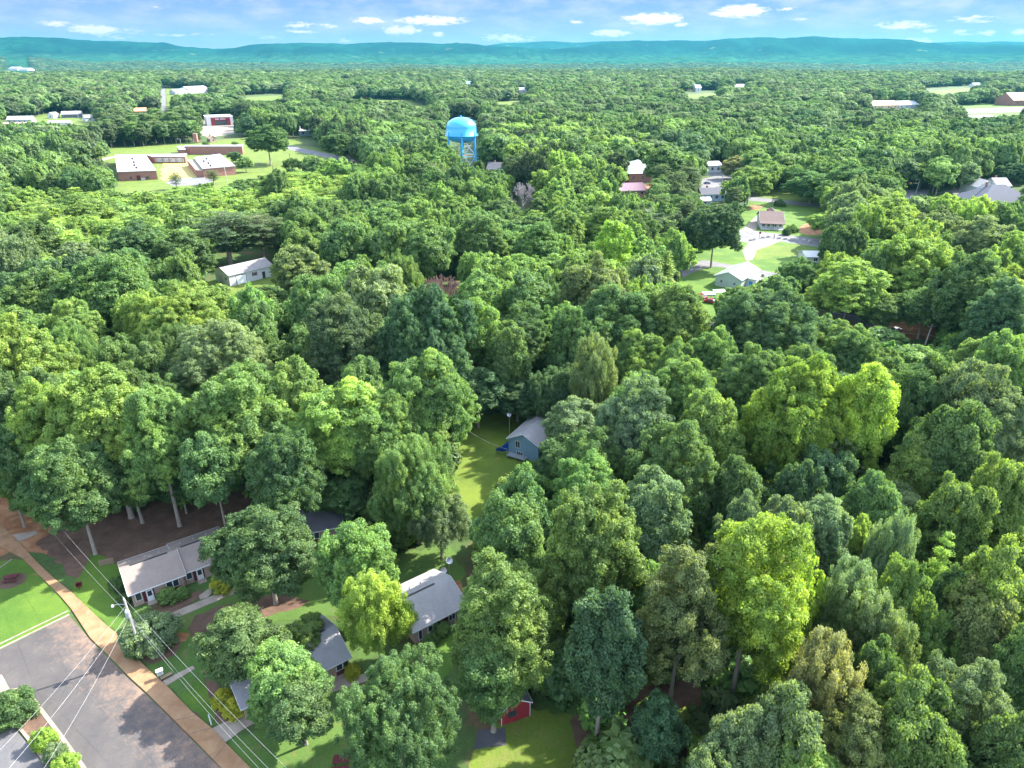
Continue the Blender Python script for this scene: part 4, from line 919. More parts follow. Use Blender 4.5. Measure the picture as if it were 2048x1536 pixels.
wire('service_wire','dashed looking wire sloping from the lawn pole to the blue house', b912+Vector((0,0,h912-0.3)), Vector((p0.x,p0.y,0)) if False else g(1016,899,4.5), 0.8, 0.03)
mkpole(1850,690,648,'pale leaning utility pole in the dark gap at the right', M_POLE, 0.2, arm=True, px_t=1857)
bR, hR = g(1850,690), h_at(1850,690,648)
for dz, nm in ((-0.3, 'upper'), (-3.5, 'lower')):
    wire('power_wire', f'{nm} wire running left from the pale leaning pole', bR+Vector((0.4,0,hR+dz)), bR+Vector((-32,18,hR+dz)), 0.8, 0.035)
    wire('power_wire', f'{nm} wire running right from the pale leaning pole', bR+Vector((0.4,0,hR+dz)), bR+Vector((34,-14,hR+dz)), 0.8, 0.035)
mkpole(1478,573,545,'brown wooden pole standing at the corner of the pale green cottage', M_DPOLE, 0.14)
mkpole(1478,443,404,'utility pole in front of the bright green roadside trees', M_POLE, 0.2, arm=True, px_t=1484)
mkpole(1540,427,394,'dark leaning utility pole on the grass behind the brown roofed house', M_DPOLE, 0.2, px_t=1544)
mkpole(1642,450,425,'utility pole with transformer above the red clay patch', M_POLE, 0.18, tr=True)
mkpole(1442,382,350,'utility pole at the edge of the small parking lot with the blue car', M_POLE, 0.2, arm=True)
mkpole(1831,387,360,'tall street lamp with a single arm over the small right hand parking lot', M_GREYM, 0.16, lamp=True, px_t=1836, name='street_lamp', cat='street lamp')
mkpole(171,308,284,'utility pole in the sapling wood left of the school', M_POLE, 0.2, px_t=165)
mkpole(328,362,333,'lamp pole standing in the school courtyard mouth', M_POLE, 0.18, lamp=True, name='street_lamp', cat='street lamp')
mkpole(455,364,328,'utility pole in front of the right wing of the school', M_POLE, 0.2, arm=True, px_t=451)
mkpole(585,345,307,'utility pole on the meadow right of the lone oak', M_DPOLE, 0.2, px_t=582)
mkpole(547,346,330,'short utility pole at the front edge of the school meadow', M_DPOLE, 0.2)
mkpole(364,300,278,'lamp pole behind the flat roof linking the school wings', M_GREYM, 0.16, lamp=True, name='street_lamp', cat='street lamp')
mkpole(158,240,221,'lamp pole beside the long dark walled bungalow', M_GREYM, 0.2, lamp=True, name='street_lamp', cat='street lamp')
mkpole(333,585,556,'slim lamp pole in the trees left of the white garage', M_GREYM, 0.12, lamp=True, name='street_lamp', cat='street lamp')
# wires seen over the wood left of the roadside trees
b1, h1 = g(1478,443), h_at(1478,443,404)
for k, (dz, lab) in enumerate(((-0.4,'upper'),(-2.5,'lower'))):
    wire('power_wire', f'{lab} of two long wires crossing the wood towards the roadside pole', b1+Vector((0,0,h1+dz)), g(1255,560,15+dz), 2.0, 0.05)

# ------------------------------------------------------------------ small things near the footpath
def picnic(px, py, rz, label, z=0.0):
    b = g(px, py); o = thing('picnic_table', label, 'picnic table', (b.x, b.y, 0), rz, None)
    for k in range(5): MB().box(-1.0,1.0,-0.42+k*0.17,-0.42+k*0.17+0.155,0.74,0.79).build('plank', M_MAROON, o) if False else None
    t_ = MB()
    for k in range(5): t_.box(-1.0,1.0,-0.42+k*0.17,-0.42+k*0.17+0.155,0.74,0.79)
    t_.build('tabletop', M_MAROON, o)
    for s in (-1, 1):
        q = MB()
        for k in range(2): q.box(-1.0,1.0,s*0.78-0.15+k*0.155,s*0.78-0.15+k*0.155+0.145,0.44,0.48)
        q.build('bench', M_MAROON, o)
        f = MB(); xx = s*0.7
        f.tube((xx,-0.75,0.0),(xx,-0.2,0.74),0.05,n=6); f.tube((xx,0.75,0.0),(xx,0.2,0.74),0.05,n=6); f.tube((xx,-0.85,0.42),(xx,0.85,0.42),0.05,n=6); f.build('leg_frame', M_MAROON, o)
    return o
picnic(23, 1160, 0.25, 'maroon picnic table on a dark mulch circle in the bright lawn')
picnic(684, 1528, 0.1, 'maroon picnic table under the trees at the bottom edge')
c = g(24,1162); sheet('mulch_circle', [(c.x+2.1*math.cos(k*math.pi/12)*(1+0.06*math.sin(k*5)), c.y+1.9*math.sin(k*math.pi/12)) for k in range(24)], M_MULCH, 0.03, world=True)
b = g(160,1178); o = thing('grill_stand', 'small maroon box shaped grill stand between footpath and duplex', 'grill', (b.x, b.y, 0), 0.3)
MB().tube((0,0,0),(0,0,0.6),0.06).build('post', M_MAROON, o); MB().box(-0.4,0.4,-0.3,0.3,0.6,0.72).box(-0.4,-0.34,-0.3,0.3,0.72,1.15).box(0.34,0.4,-0.3,0.3,0.72,1.15).box(-0.34,0.34,0.24,0.3,0.72,1.15).build('firebox', M_MAROON, o); MB().box(-0.42,0.42,-0.05,0.32,1.15,1.2).build('lid', M_MAROON, o)
b = g(323,1357); o = thing('mailbox_cabinet', 'pale grey cabinet on a post beside the footpath', 'mailbox', (b.x, b.y, 0), 0.6)
MB().tube((0,0,0.05),(0,0,0.8),0.08).build('post', M_GREYM, o); MB().box(-0.38,0.38,-0.25,0.25,0.8,1.5).build('cabinet', simple('cabinet_grey', (0.55,0.58,0.62), 0.5), o); MB().box(-0.44,0.44,-0.31,0.31,1.5,1.55).build('lid', M_WHITE, o); MB().box(-0.3,0.3,-0.262,-0.25,0.86,1.44).build('door', M_GREYM, o)
b = g(334,1356); o = thing('wooden_bench', 'low brown bench beside the pale grey cabinet', 'bench', (b.x, b.y, 0), 0.75)
MB().box(-0.75,0.75,-0.25,0.25,0.42,0.48).build('seat', M_WOOD, o)
for s in (-1, 1): MB().box(s*0.6-0.05,s*0.6+0.05,-0.2,0.2,0,0.42).build('leg', M_DKMET, o)
b = g(423,1449); o = thing('marker_post', 'slim white marker post at the end of the driveway', 'post', (b.x, b.y, 0)); MB().tube((0,0,0),(-0.05,0,1.7),0.09,0.08,10).build('post', M_WHITE, o); MB().tube((-0.05,0,1.7),(-0.05,0,1.82),0.11,0.04,10).build('cap', M_GREYM, o)
# picket fence by the duplex
fa, fb = g(199,1133), g(230,1127); fo = thing('picket_fence', 'short weathered wooden picket fence left of the duplex', 'fence', (fa.x, fa.y, 0), math.atan2(fb.y-fa.y, fb.x-fa.x)); Lf = (fb-fa).length
pk = MB()
for k in range(int(Lf/0.16)): pk.box(k*0.16, k*0.16+0.11, -0.01, 0.02, 0.05, 1.2 + 0.04*(k % 2))
pk.build('pickets', M_WOOD, fo); MB().box(0,Lf,0.022,0.06,0.35,0.43).box(0,Lf,0.022,0.06,0.9,0.98).build('rails', M_WOOD, fo)
# satellite dishes
def dish(px, py, label, r=0.9, ph=1.6, z=0.0, rz=0.4):
    b = g(px, py, z); o = thing('satellite_dish', label, 'satellite dish', (b.x, b.y, z), rz)
    MB().tube((0,0,0),(0,0,ph),0.06,n=8).build('mast', M_GREYM, o)
    prof = [(r*k/8, 0.28*r*(k/8)**2*1.4) for k in range(9)]; prof[0] = (0.01, 0)
    mb = MB().lathe(prof + [(r+0.02, prof[-1][1]), (r+0.02, prof[-1][1]-0.03)] + [(q[0], q[1]-0.03) for q in reversed(prof)], 24)
    dd = mb.build('dish', M_GREYM, o, smooth=True); dd.location = (0,-0.12,ph+0.1); dd.rotation_euler = (R_(48),0,0)
    f = MB().tube((0,-0.12,ph+0.1),(0,-0.12-r*0.9,ph+0.1+r*0.75),0.025,n=5); f.build('feed_arm', M_GREYM, o)
dish(899,1150,'larger satellite dish on a tall mast against the dark vines', 0.55, 2.9)
dish(888,1156,'smaller satellite dish left of the tall masted dish', 0.5, 1.5, rz=0.1)
dish(1019,872,'white satellite dish beside the roof of the blue house', 0.45, 5.2, rz=-0.3)
# concrete blocks along the vacant lot
BL = [(355,968),(392,958),(515,931),(590,921),(737,940),(820,948),(905,958),(985,966),(1075,975),(1155,985)]
M_BLK = simple('block_concrete', (0.42,0.40,0.38), 0.9, var=0.3)
for k, (x, y) in enumerate(BL):
    b = g(1450+x/6.827, 340+y/6.827); w_ = 0.55
    mb = MB().box(-0.75,0.75,-0.45,0.45,0,0.35).box(-0.6,-0.15,-0.4,0.4,0.35,0.95).box(0.15,0.6,-0.4,0.4,0.35,0.95); o = mb.build('concrete_block', M_BLK); o.location = (b.x,b.y,0.0); o.rotation_euler = (0,0,0.3*math.sin(k*7))
    tag(o, f'grey concrete barrier block at the road edge, {["first","second","third","fourth","fifth","sixth","seventh","eighth","ninth","tenth"][k]} from the left', 'barrier block', 'concrete blocks along the vacant lot')
b = g(1518,479); o = thing('stop_sign', 'red octagonal road sign on a post beside the concrete blocks', 'sign', (b.x,b.y,0), 0.3)
MB().tube((0,0,0),(0,0,3.2),0.09,n=6).build('post', M_WOOD, o)
oc = MB(); oc.prism([(0.62*math.cos(R_(22.5+45*k)), 0.62*math.sin(R_(22.5+45*k))) for k in range(8)], -0.02, 0.02); so = oc.build('sign_plate', M_RED, o); so.location=(0,-0.14,3.1); so.rotation_euler=(R_(90),0,0)
b = g(1547.8,477); o = thing('red_post', 'short dark red post standing among the concrete blocks', 'post', (b.x,b.y,0)); MB().tube((0,0,0),(0,0,1.7),0.18,0.16,8).build('post', M_MAROON, o); MB().tube((0,0,1.7),(0,0,1.95),0.22,0.1,8).build('cap', M_MAROON, o)
# carport with green canopy near the cottage
b = g(1431,600); o = thing('green_canopy', 'small flat canopy with pale green top near the pale green cottage', 'canopy', (b.x,b.y,0), 0.15)
for sx_ in (0.1,3.9):
    for sy_ in (0.1,3.0): MB().tube((sx_,sy_,0),(sx_,sy_,2.6),0.07).build('post', M_WHITE, o)
MB().box(-0.1,4.1,-0.1,3.2,2.6,2.75).build('canopy_top', simple('canopy_green', (0.5,0.72,0.58), 0.5), o)
b = g(1408,592); o = MB().box(0,4.2,0,3.4,0.35,0.5).box(0.2,4,0.2,3.2,0,0.34).build('trampoline', simple('mint_cover', (0.42,0.66,0.55), 0.6)); o.location=(b.x,b.y,0); tag(o,'low mint green covered deck left of the green canopy','deck')

# ------------------------------------------------------------------ cars
def car(px, py, rz, col, label, nm='parked_car'):
    b = g(px, py); o = thing(nm, label, 'car', (b.x,b.y,0.05), rz, 'parked cars')
    m = simple('car_'+str([round(c_,2) for c_ in col]), col, 0.25, 0.2, 0.6, var=0.03)
    prof = [(-2.2,0.35),(-2.25,0.8),(-1.5,0.95),(-0.9,1.42),(0.7,1.45),(1.35,0.98),(2.15,0.82),(2.25,0.4)]
    mb = MB(); n = len(prof)
    for s in (-0.86, 0.86):
        for (x,z) in prof: mb.v.append((x, s*(0.82 if z > 1.2 else 1), z))
    mb.f.append(tuple(range(n))); mb.f.append(tuple(reversed(range(n,2*n))))
    for k in range(n): k2=(k+1)%n; mb.f.append((k,n+k,n+k2,k2))
    bo = mb.build('body', m, o); bmx=bmesh.new(); bmx.from_mesh(bo.data); bmesh.ops.recalc_face_normals(bmx,faces=bmx.faces); bmx.to_mesh(bo.data); bmx.free()
    wn = MB()
    wn.poly([(0.74,-0.66,1.41),(1.3,-0.74,1.03),(1.3,0.74,1.03),(0.74,0.66,1.41)]); wn.poly([(-0.94,-0.66,1.41),(-0.94,0.66,1.41),(-1.45,0.74,1.0),(-1.45,-0.74,1.0)])
    for v_ in range(len(wn.v)): wn.v[v_] = (wn.v[v_][0]*1.012, wn.v[v_][1], wn.v[v_][2]+0.02)
    wn.build('windscreen', M_GLASS, o)
    for s in (-1,1):
        q = MB(); q.poly([(-1.2,s*0.865,1.0),(1.0,s*0.865,1.0),(0.6,s*0.74,1.38),(-0.8,s*0.74,1.38)]); q.build('side_window', M_GLASS, o)
        for x in (-1.4,1.4): wh_ = MB().tube((x,s*0.9,0.32),(x,s*0.7,0.32),0.32,0.32,14).build('wheel', M_DKMET, o)
        MB().box(2.2,2.27,s*0.62-0.14,s*0.62+0.14,0.6,0.72).build('headlight', M_WHITE, o)
    return o
car(1414,368,0.1,(0.03,0.06,0.16),'dark blue car on the small parking lot behind the big round tree')
car(1403,596,2.0,(0.25,0.03,0.04),'upper of two maroon cars beside the pale green cottage')
car(1420,606,2.6,(0.25,0.03,0.05),'lower of two maroon cars beside the pale green cottage')
car(1821,398,0.2,(0.5,0.52,0.55),'silver car under the single armed street lamp')
car(1805,402,0.3,(0.6,0.6,0.6),'pale car left of the silver car under the street lamp')
car(405,249,0.1,(0.12,0.1,0.25),'purple blue car in front of the red fronted store')
car(1790,664,0.5,(0.4,0.42,0.46),'grey car in the dark gap left of the leaning pole')
car(1990,222,0.1,(0.7,0.7,0.7),'white car on the far right road')

# ------------------------------------------------------------------ trees: crown and trunk meshes
def np_mesh(name, V, F, var=None, mats=(), midx=None):
    me = bpy.data.meshes.new(name); nv, nf = len(V), len(F)
    me.vertices.add(nv); me.vertices.foreach_set('co', V.astype(np.float32).ravel())
    k = F.shape[1]; me.loops.add(nf*k); me.loops.foreach_set('vertex_index', F.astype(np.int32).ravel())
    me.polygons.add(nf); me.polygons.foreach_set('loop_start', np.arange(0, nf*k, k, dtype=np.int32)); me.polygons.foreach_set('loop_total', np.full(nf, k, dtype=np.int32))
    for m in mats: me.materials.append(m)
    if midx is not None: me.polygons.foreach_set('material_index', midx.astype(np.int32))
    me.update(calc_edges=True)
    if var is not None:
        at = me.attributes.new('var', 'FLOAT', 'POINT'); at.data.foreach_set('value', var.astype(np.float32))
    return me
def unit(a): return a / np.maximum(1e-6, np.linalg.norm(a, axis=1, keepdims=True))
def leaves(P, Nn, var, size, rng, asp=0.62, hang=0.0):
    """one folded diamond per leaf spray at P facing Nn"""
    n = len(P); t = rng.normal(size=(n, 3)); t[:, 2] -= hang * 2
    t = unit(t - Nn * np.sum(t*Nn, axis=1, keepdims=True)); b = np.cross(Nn, t)
    s = size * rng.uniform(0.6, 1.35, (n, 1))
    fold = Nn * s * 0.12
    V = np.stack([P - t*s*0.5, P + b*s*asp*0.5 - fold, P + t*s*0.5 - Nn*s*0.08, P - b*s*asp*0.5 - fold], axis=1).reshape(-1, 3)
    return V, np.arange(n*4).reshape(-1, 4), np.repeat(var, 4)
def crown_pts(style, R, HZ, seed, puff, dens, size):
    """returns leaf points, normals, variation and the big limb ends. crown centred on the origin, half height HZ"""
    rng = np.random.RandomState(seed)
    P, NN, VV, limbs = [], [], [], []
    if style in ('pine', 'cone'):
        tiers = 11 if style == 'pine' else 16
        for k in range(tiers):
            f = k/(tiers-1); z = HZ*(1 - 2*f)
            rad = R*((0.35+0.65*math.sin(math.pi*min(1, 0.12+0.75*f))) if style == 'pine' else (0.1+0.9*f**0.85))
            nb = max(3, int((5 + 4*rng.rand())*(0.4+rad/R)))
            for j in range(nb):
                a = 2*math.pi*(j+rng.rand()*0.8)/nb; ln = rad*rng.uniform(0.6, 1.12); d = np.array([math.cos(a), math.sin(a), 0])
                zz = z + rng.uniform(-.5, .5)*HZ/tiers
                lift = rng.uniform(0.0, 0.22) if style == 'pine' else -0.18
                limbs.append((d*ln*0.9 + np.array([0, 0, zz+lift*ln]), 0.4))
                m = max(2, int(ln/puff*1.4))
                for i in range(m):
                    q = (i+0.7)/m; c = d*ln*q + np.array([0, 0, zz + lift*ln*q]); rp = puff*rng.uniform(0.55, 0.95)*(0.6+0.5*q)
                    n = int(dens*rp*rp*4.2)
                    u = unit(rng.normal(size=(n, 3))); 
                    P.append(c + u*np.array([1, 1, 0.4])*rp*rng.uniform(0.35, 1, (n, 1)))
                    NN.append(unit(u*0.7 + np.array([0, 0, 0.9]) + rng.normal(size=(n, 3))*0.35)); VV.append(np.full(n, rng.rand())*0.6 + rng.rand(n)*0.4)
        return np.concatenate(P), np.concatenate(NN), np.concatenate(VV), limbs
    # broadleaf: big boughs over an uneven envelope, each carrying many tufts
    nb = {'oak': 40, 'tall': 42, 'feather': 40, 'small': 16, 'round': 26, 'open': 30}[style]
    ga = math.pi*(3-math.sqrt(5)); off = rng.rand()*6.28
    lobephase = rng.rand(6)*6.28
    for k in range(nb):
        z = 1 - 1.62*(k+0.5)/nb; rr = math.sqrt(max(0, 1-z*z)); a = off + ga*k
        d = np.array([rr*math.cos(a), rr*math.sin(a), z]) + rng.normal(size=3)*0.13; d /= np.linalg.norm(d)
        wob = 1 + 0.15*math.sin(2*a+lobephase[0]) + 0.12*math.sin(3*a+lobephase[1]+3*z) + rng.uniform(-.2, .15)
        if style == 'open': wob += rng.uniform(-.3, .15)
        e = np.array([R, R, HZ])*wob
        if style == 'tall': e = e*np.array([1, 1, 1])*(1.0 if z < 0.2 else 1.0-0.25*(z-0.2))
        if style == 'oak' and z < 0: e = e*np.array([1, 1, 0.85])
        rb = {'oak': .28, 'tall': .34, 'feather': .30, 'small': .40, 'round': .33, 'open': .25}[style]*R*rng.uniform(0.75, 1.15)
        c = d*e*rng.uniform(0.60, 0.80); vb = rng.rand(); limbs.append((c*0.9, 1.0))
        npf = max(4, int(2.1*(rb/puff)**2*4*0.62))
        u = unit(rng.normal(size=(npf, 3)) + d*0.75 + np.array([0, 0, 0.25]))
        for i in range(npf):
            rp = puff*rng.uniform(0.6, 1.2); st = rng.uniform(0.7, 1.5, 3)*np.array([1, 1, 0.62]) if style != 'feather' else np.array([0.75, 0.75, 1.15])
            cc = c + u[i]*rb*rng.uniform(0.45, 1.25)
            n = max(5, int(dens*rp*rp*6.28)); w = unit(rng.normal(size=(n, 3)) + u[i]*0.8 + np.array([0, 0, 0.45]))
            r3 = rng.uniform(0.15, 1.25, (n, 1)) ** 0.7
            P.append(cc + w*st*rp*r3); jit = (0.6 if style != 'feather' else 0.7) if size < 1.2 else 0.22
            NN.append(unit(w + rng.normal(size=(n, 3))*jit + np.array([0, 0, 0.25])))
            VV.append(np.clip(0.25*vb + 0.38*rng.rand() + 0.37*rng.rand(n), 0, 1))
    # thin scatter inside so that no sky hole runs straight through the middle
    n = int(dens*R*HZ*1.1); u = unit(rng.normal(size=(n, 3)))*rng.uniform(0.15, 0.62, (n, 1))*np.array([R, R, HZ]); P.append(u); NN.append(unit(rng.normal(size=(n, 3)))); VV.append(rng.rand(n))
    return np.concatenate(P), np.concatenate(NN), np.concatenate(VV), limbs
def limb_mb(H, HZ, R, limbs, r0, seed, nl=11, bare=0.30, style='oak'):
    rnd = random.Random(seed); mb = MB(); zc = H - HZ; lean = (rnd.uniform(-.5, .5), rnd.uniform(-.5, .5))
    if style in ('pine', 'cone'):
        mb.path([(0, 0, -0.3), (lean[0]*.3, lean[1]*.3, H*0.5), (0, 0, H-0.4)], r0, r0*0.12, 8)
        for (e, s) in limbs[::2]:
            mb.tube((0, 0, zc+e[2]-0.2), (e[0], e[1], zc+e[2]), 0.07, 0.025, 4, cap=False)
        return mb
    fork = max(H*bare, zc - HZ*0.75); top = (lean[0], lean[1], zc + HZ*0.35)
    mb.tube((0, 0, -0.3), (0, 0, 0.5), r0*1.45, r0*1.05, 10, cap=False)
    mb.path([(0, 0, 0.5), (lean[0]*.3, lean[1]*.3, fork*0.6), (lean[0]*.6, lean[1]*.6, fork), top], r0*1.05, r0*0.35, 10)
    for k, (e, s) in enumerate(limbs):
        if k % max(1, len(limbs)//nl): continue
        st = Vector((lean[0]*.6, lean[1]*.6, fork + (zc+HZ*0.2-fork)*rnd.random()*0.8)); en = Vector((e[0], e[1], zc+e[2])); md = st.lerp(en, 0.5) + Vector((rnd.uniform(-.6, .6), rnd.uniform(-.6, .6), rnd.uniform(-.2, 1.0)))
        mb.path([st, md, en], r0*0.42, r0*0.1, 6)
        for _ in range(3):
            f = en + Vector((rnd.uniform(-1.6, 1.6), rnd.uniform(-1.6, 1.6), rnd.uniform(-1, 1.3))); mb.tube(md.lerp(en, 0.6), f, r0*0.1, 0.015, 4, cap=False)
    return mb
PROTO = {}
def proto(style, R, HZ, H, lod, seed):
    key = (style, R, lod, seed)
    if key in PROTO: return PROTO[key]
    puff, dens, size = {0: (0.82, 40, 0.29), 1: (1.1, 10.5, 0.56), 2: (2.3, 1.5, 1.45)}[lod]
    if style == 'feather': size *= 0.9
    if style in ('pine', 'cone'): puff *= 1.0; dens *= 0.9
    P, Nn, V, limbs = crown_pts(style, R, HZ, seed, puff, dens, size)
    kx = R/np.percentile(np.hypot(P[:, 0], P[:, 1]), 98.5); kz = HZ/np.percentile(np.abs(P[:, 2]), 98.5); P = P*np.array([kx, kx, kz]); limbs = [(e*np.array([kx, kx, kz]), q) for e, q in limbs]
    P = P + np.array([0, 0, H-HZ]); rng = np.random.RandomState(seed+99)
    asp = {'feather': 0.38, 'pine': 0.30, 'cone': 0.35}.get(style, 0.62); hang = 0.8 if style == 'feather' else 0
    LV, LF, LA = leaves(P, Nn, V, size, rng, asp, hang)
    cm = np_mesh('crown', LV, LF, LA, [LEAF])
    tm = limb_mb(H, HZ, R, limbs, 0.34*(H/20), seed, style=style).mesh('trunk'); tm.materials.append(BARK)
    PROTO[key] = dict(crown=cm, trunk=tm, R=R, HZ=HZ, H=H, n=len(LF)); return PROTO[key]
SPEC = {  # style: [(R, HZ, H), ...]
 'oak': [(5.0, 4.6, 13), (8.0, 7.2, 19), (11.5, 9.8, 25)], 'tall': [(4.6, 5.9, 18), (7.0, 8.6, 24)], 'feather': [(5.0, 5.6, 14), (8.0, 8.0, 20)],
 'small': [(2.6, 2.6, 6.5)], 'round': [(5.5, 5.2, 13)], 'open': [(7.5, 8.5, 25)], 'pine': [(4.5, 7.0, 20)], 'cone': [(3.0, 7.0, 15)]}
def pick_proto(style, r, lod, rs):
    opt = min(SPEC[style], key=lambda s: abs(s[0]-r)); nvar = 3 if (style in ('oak', 'tall')) else 2
    return proto(style, *opt, lod, 11 + rs % nvar)

# ------------------------------------------------------------------ tints (base colours of living leaves)
TINT = {'G1': (0.085, 0.185, 0.030), 'G2': (0.058, 0.135, 0.028), 'G3': (0.043, 0.110, 0.033), 'LG': (0.112, 0.225, 0.028), 'Y': (0.130, 0.265, 0.016), 'YY': (0.40, 0.42, 0.006),
        'O': (0.092, 0.158, 0.040), 'S': (0.090, 0.168, 0.056), 'P': (0.048, 0.095, 0.028), 'B': (0.112, 0.152, 0.045)}
TINT = {k: (v[0]*1.82, v[1]*1.46, v[2]*1.85) if k != 'YY' else v for k, v in TINT.items()}
CNAME = {'G1': 'bright green', 'G2': 'mid green', 'G3': 'deep green', 'LG': 'light green', 'Y': 'yellow green', 'YY': 'golden yellow', 'O': 'olive green', 'S': 'sage green', 'P': 'dull dark green', 'B': 'brown tinged'}
KNAME = {'oak': 'broad leafy tree', 'tall': 'tall leafy tree', 'feather': 'feathery drooping tree', 'small': 'small bushy tree', 'round': 'round leafy tree', 'open': 'tall open branched tree', 'pine': 'pine', 'cone': 'pointed conifer'}

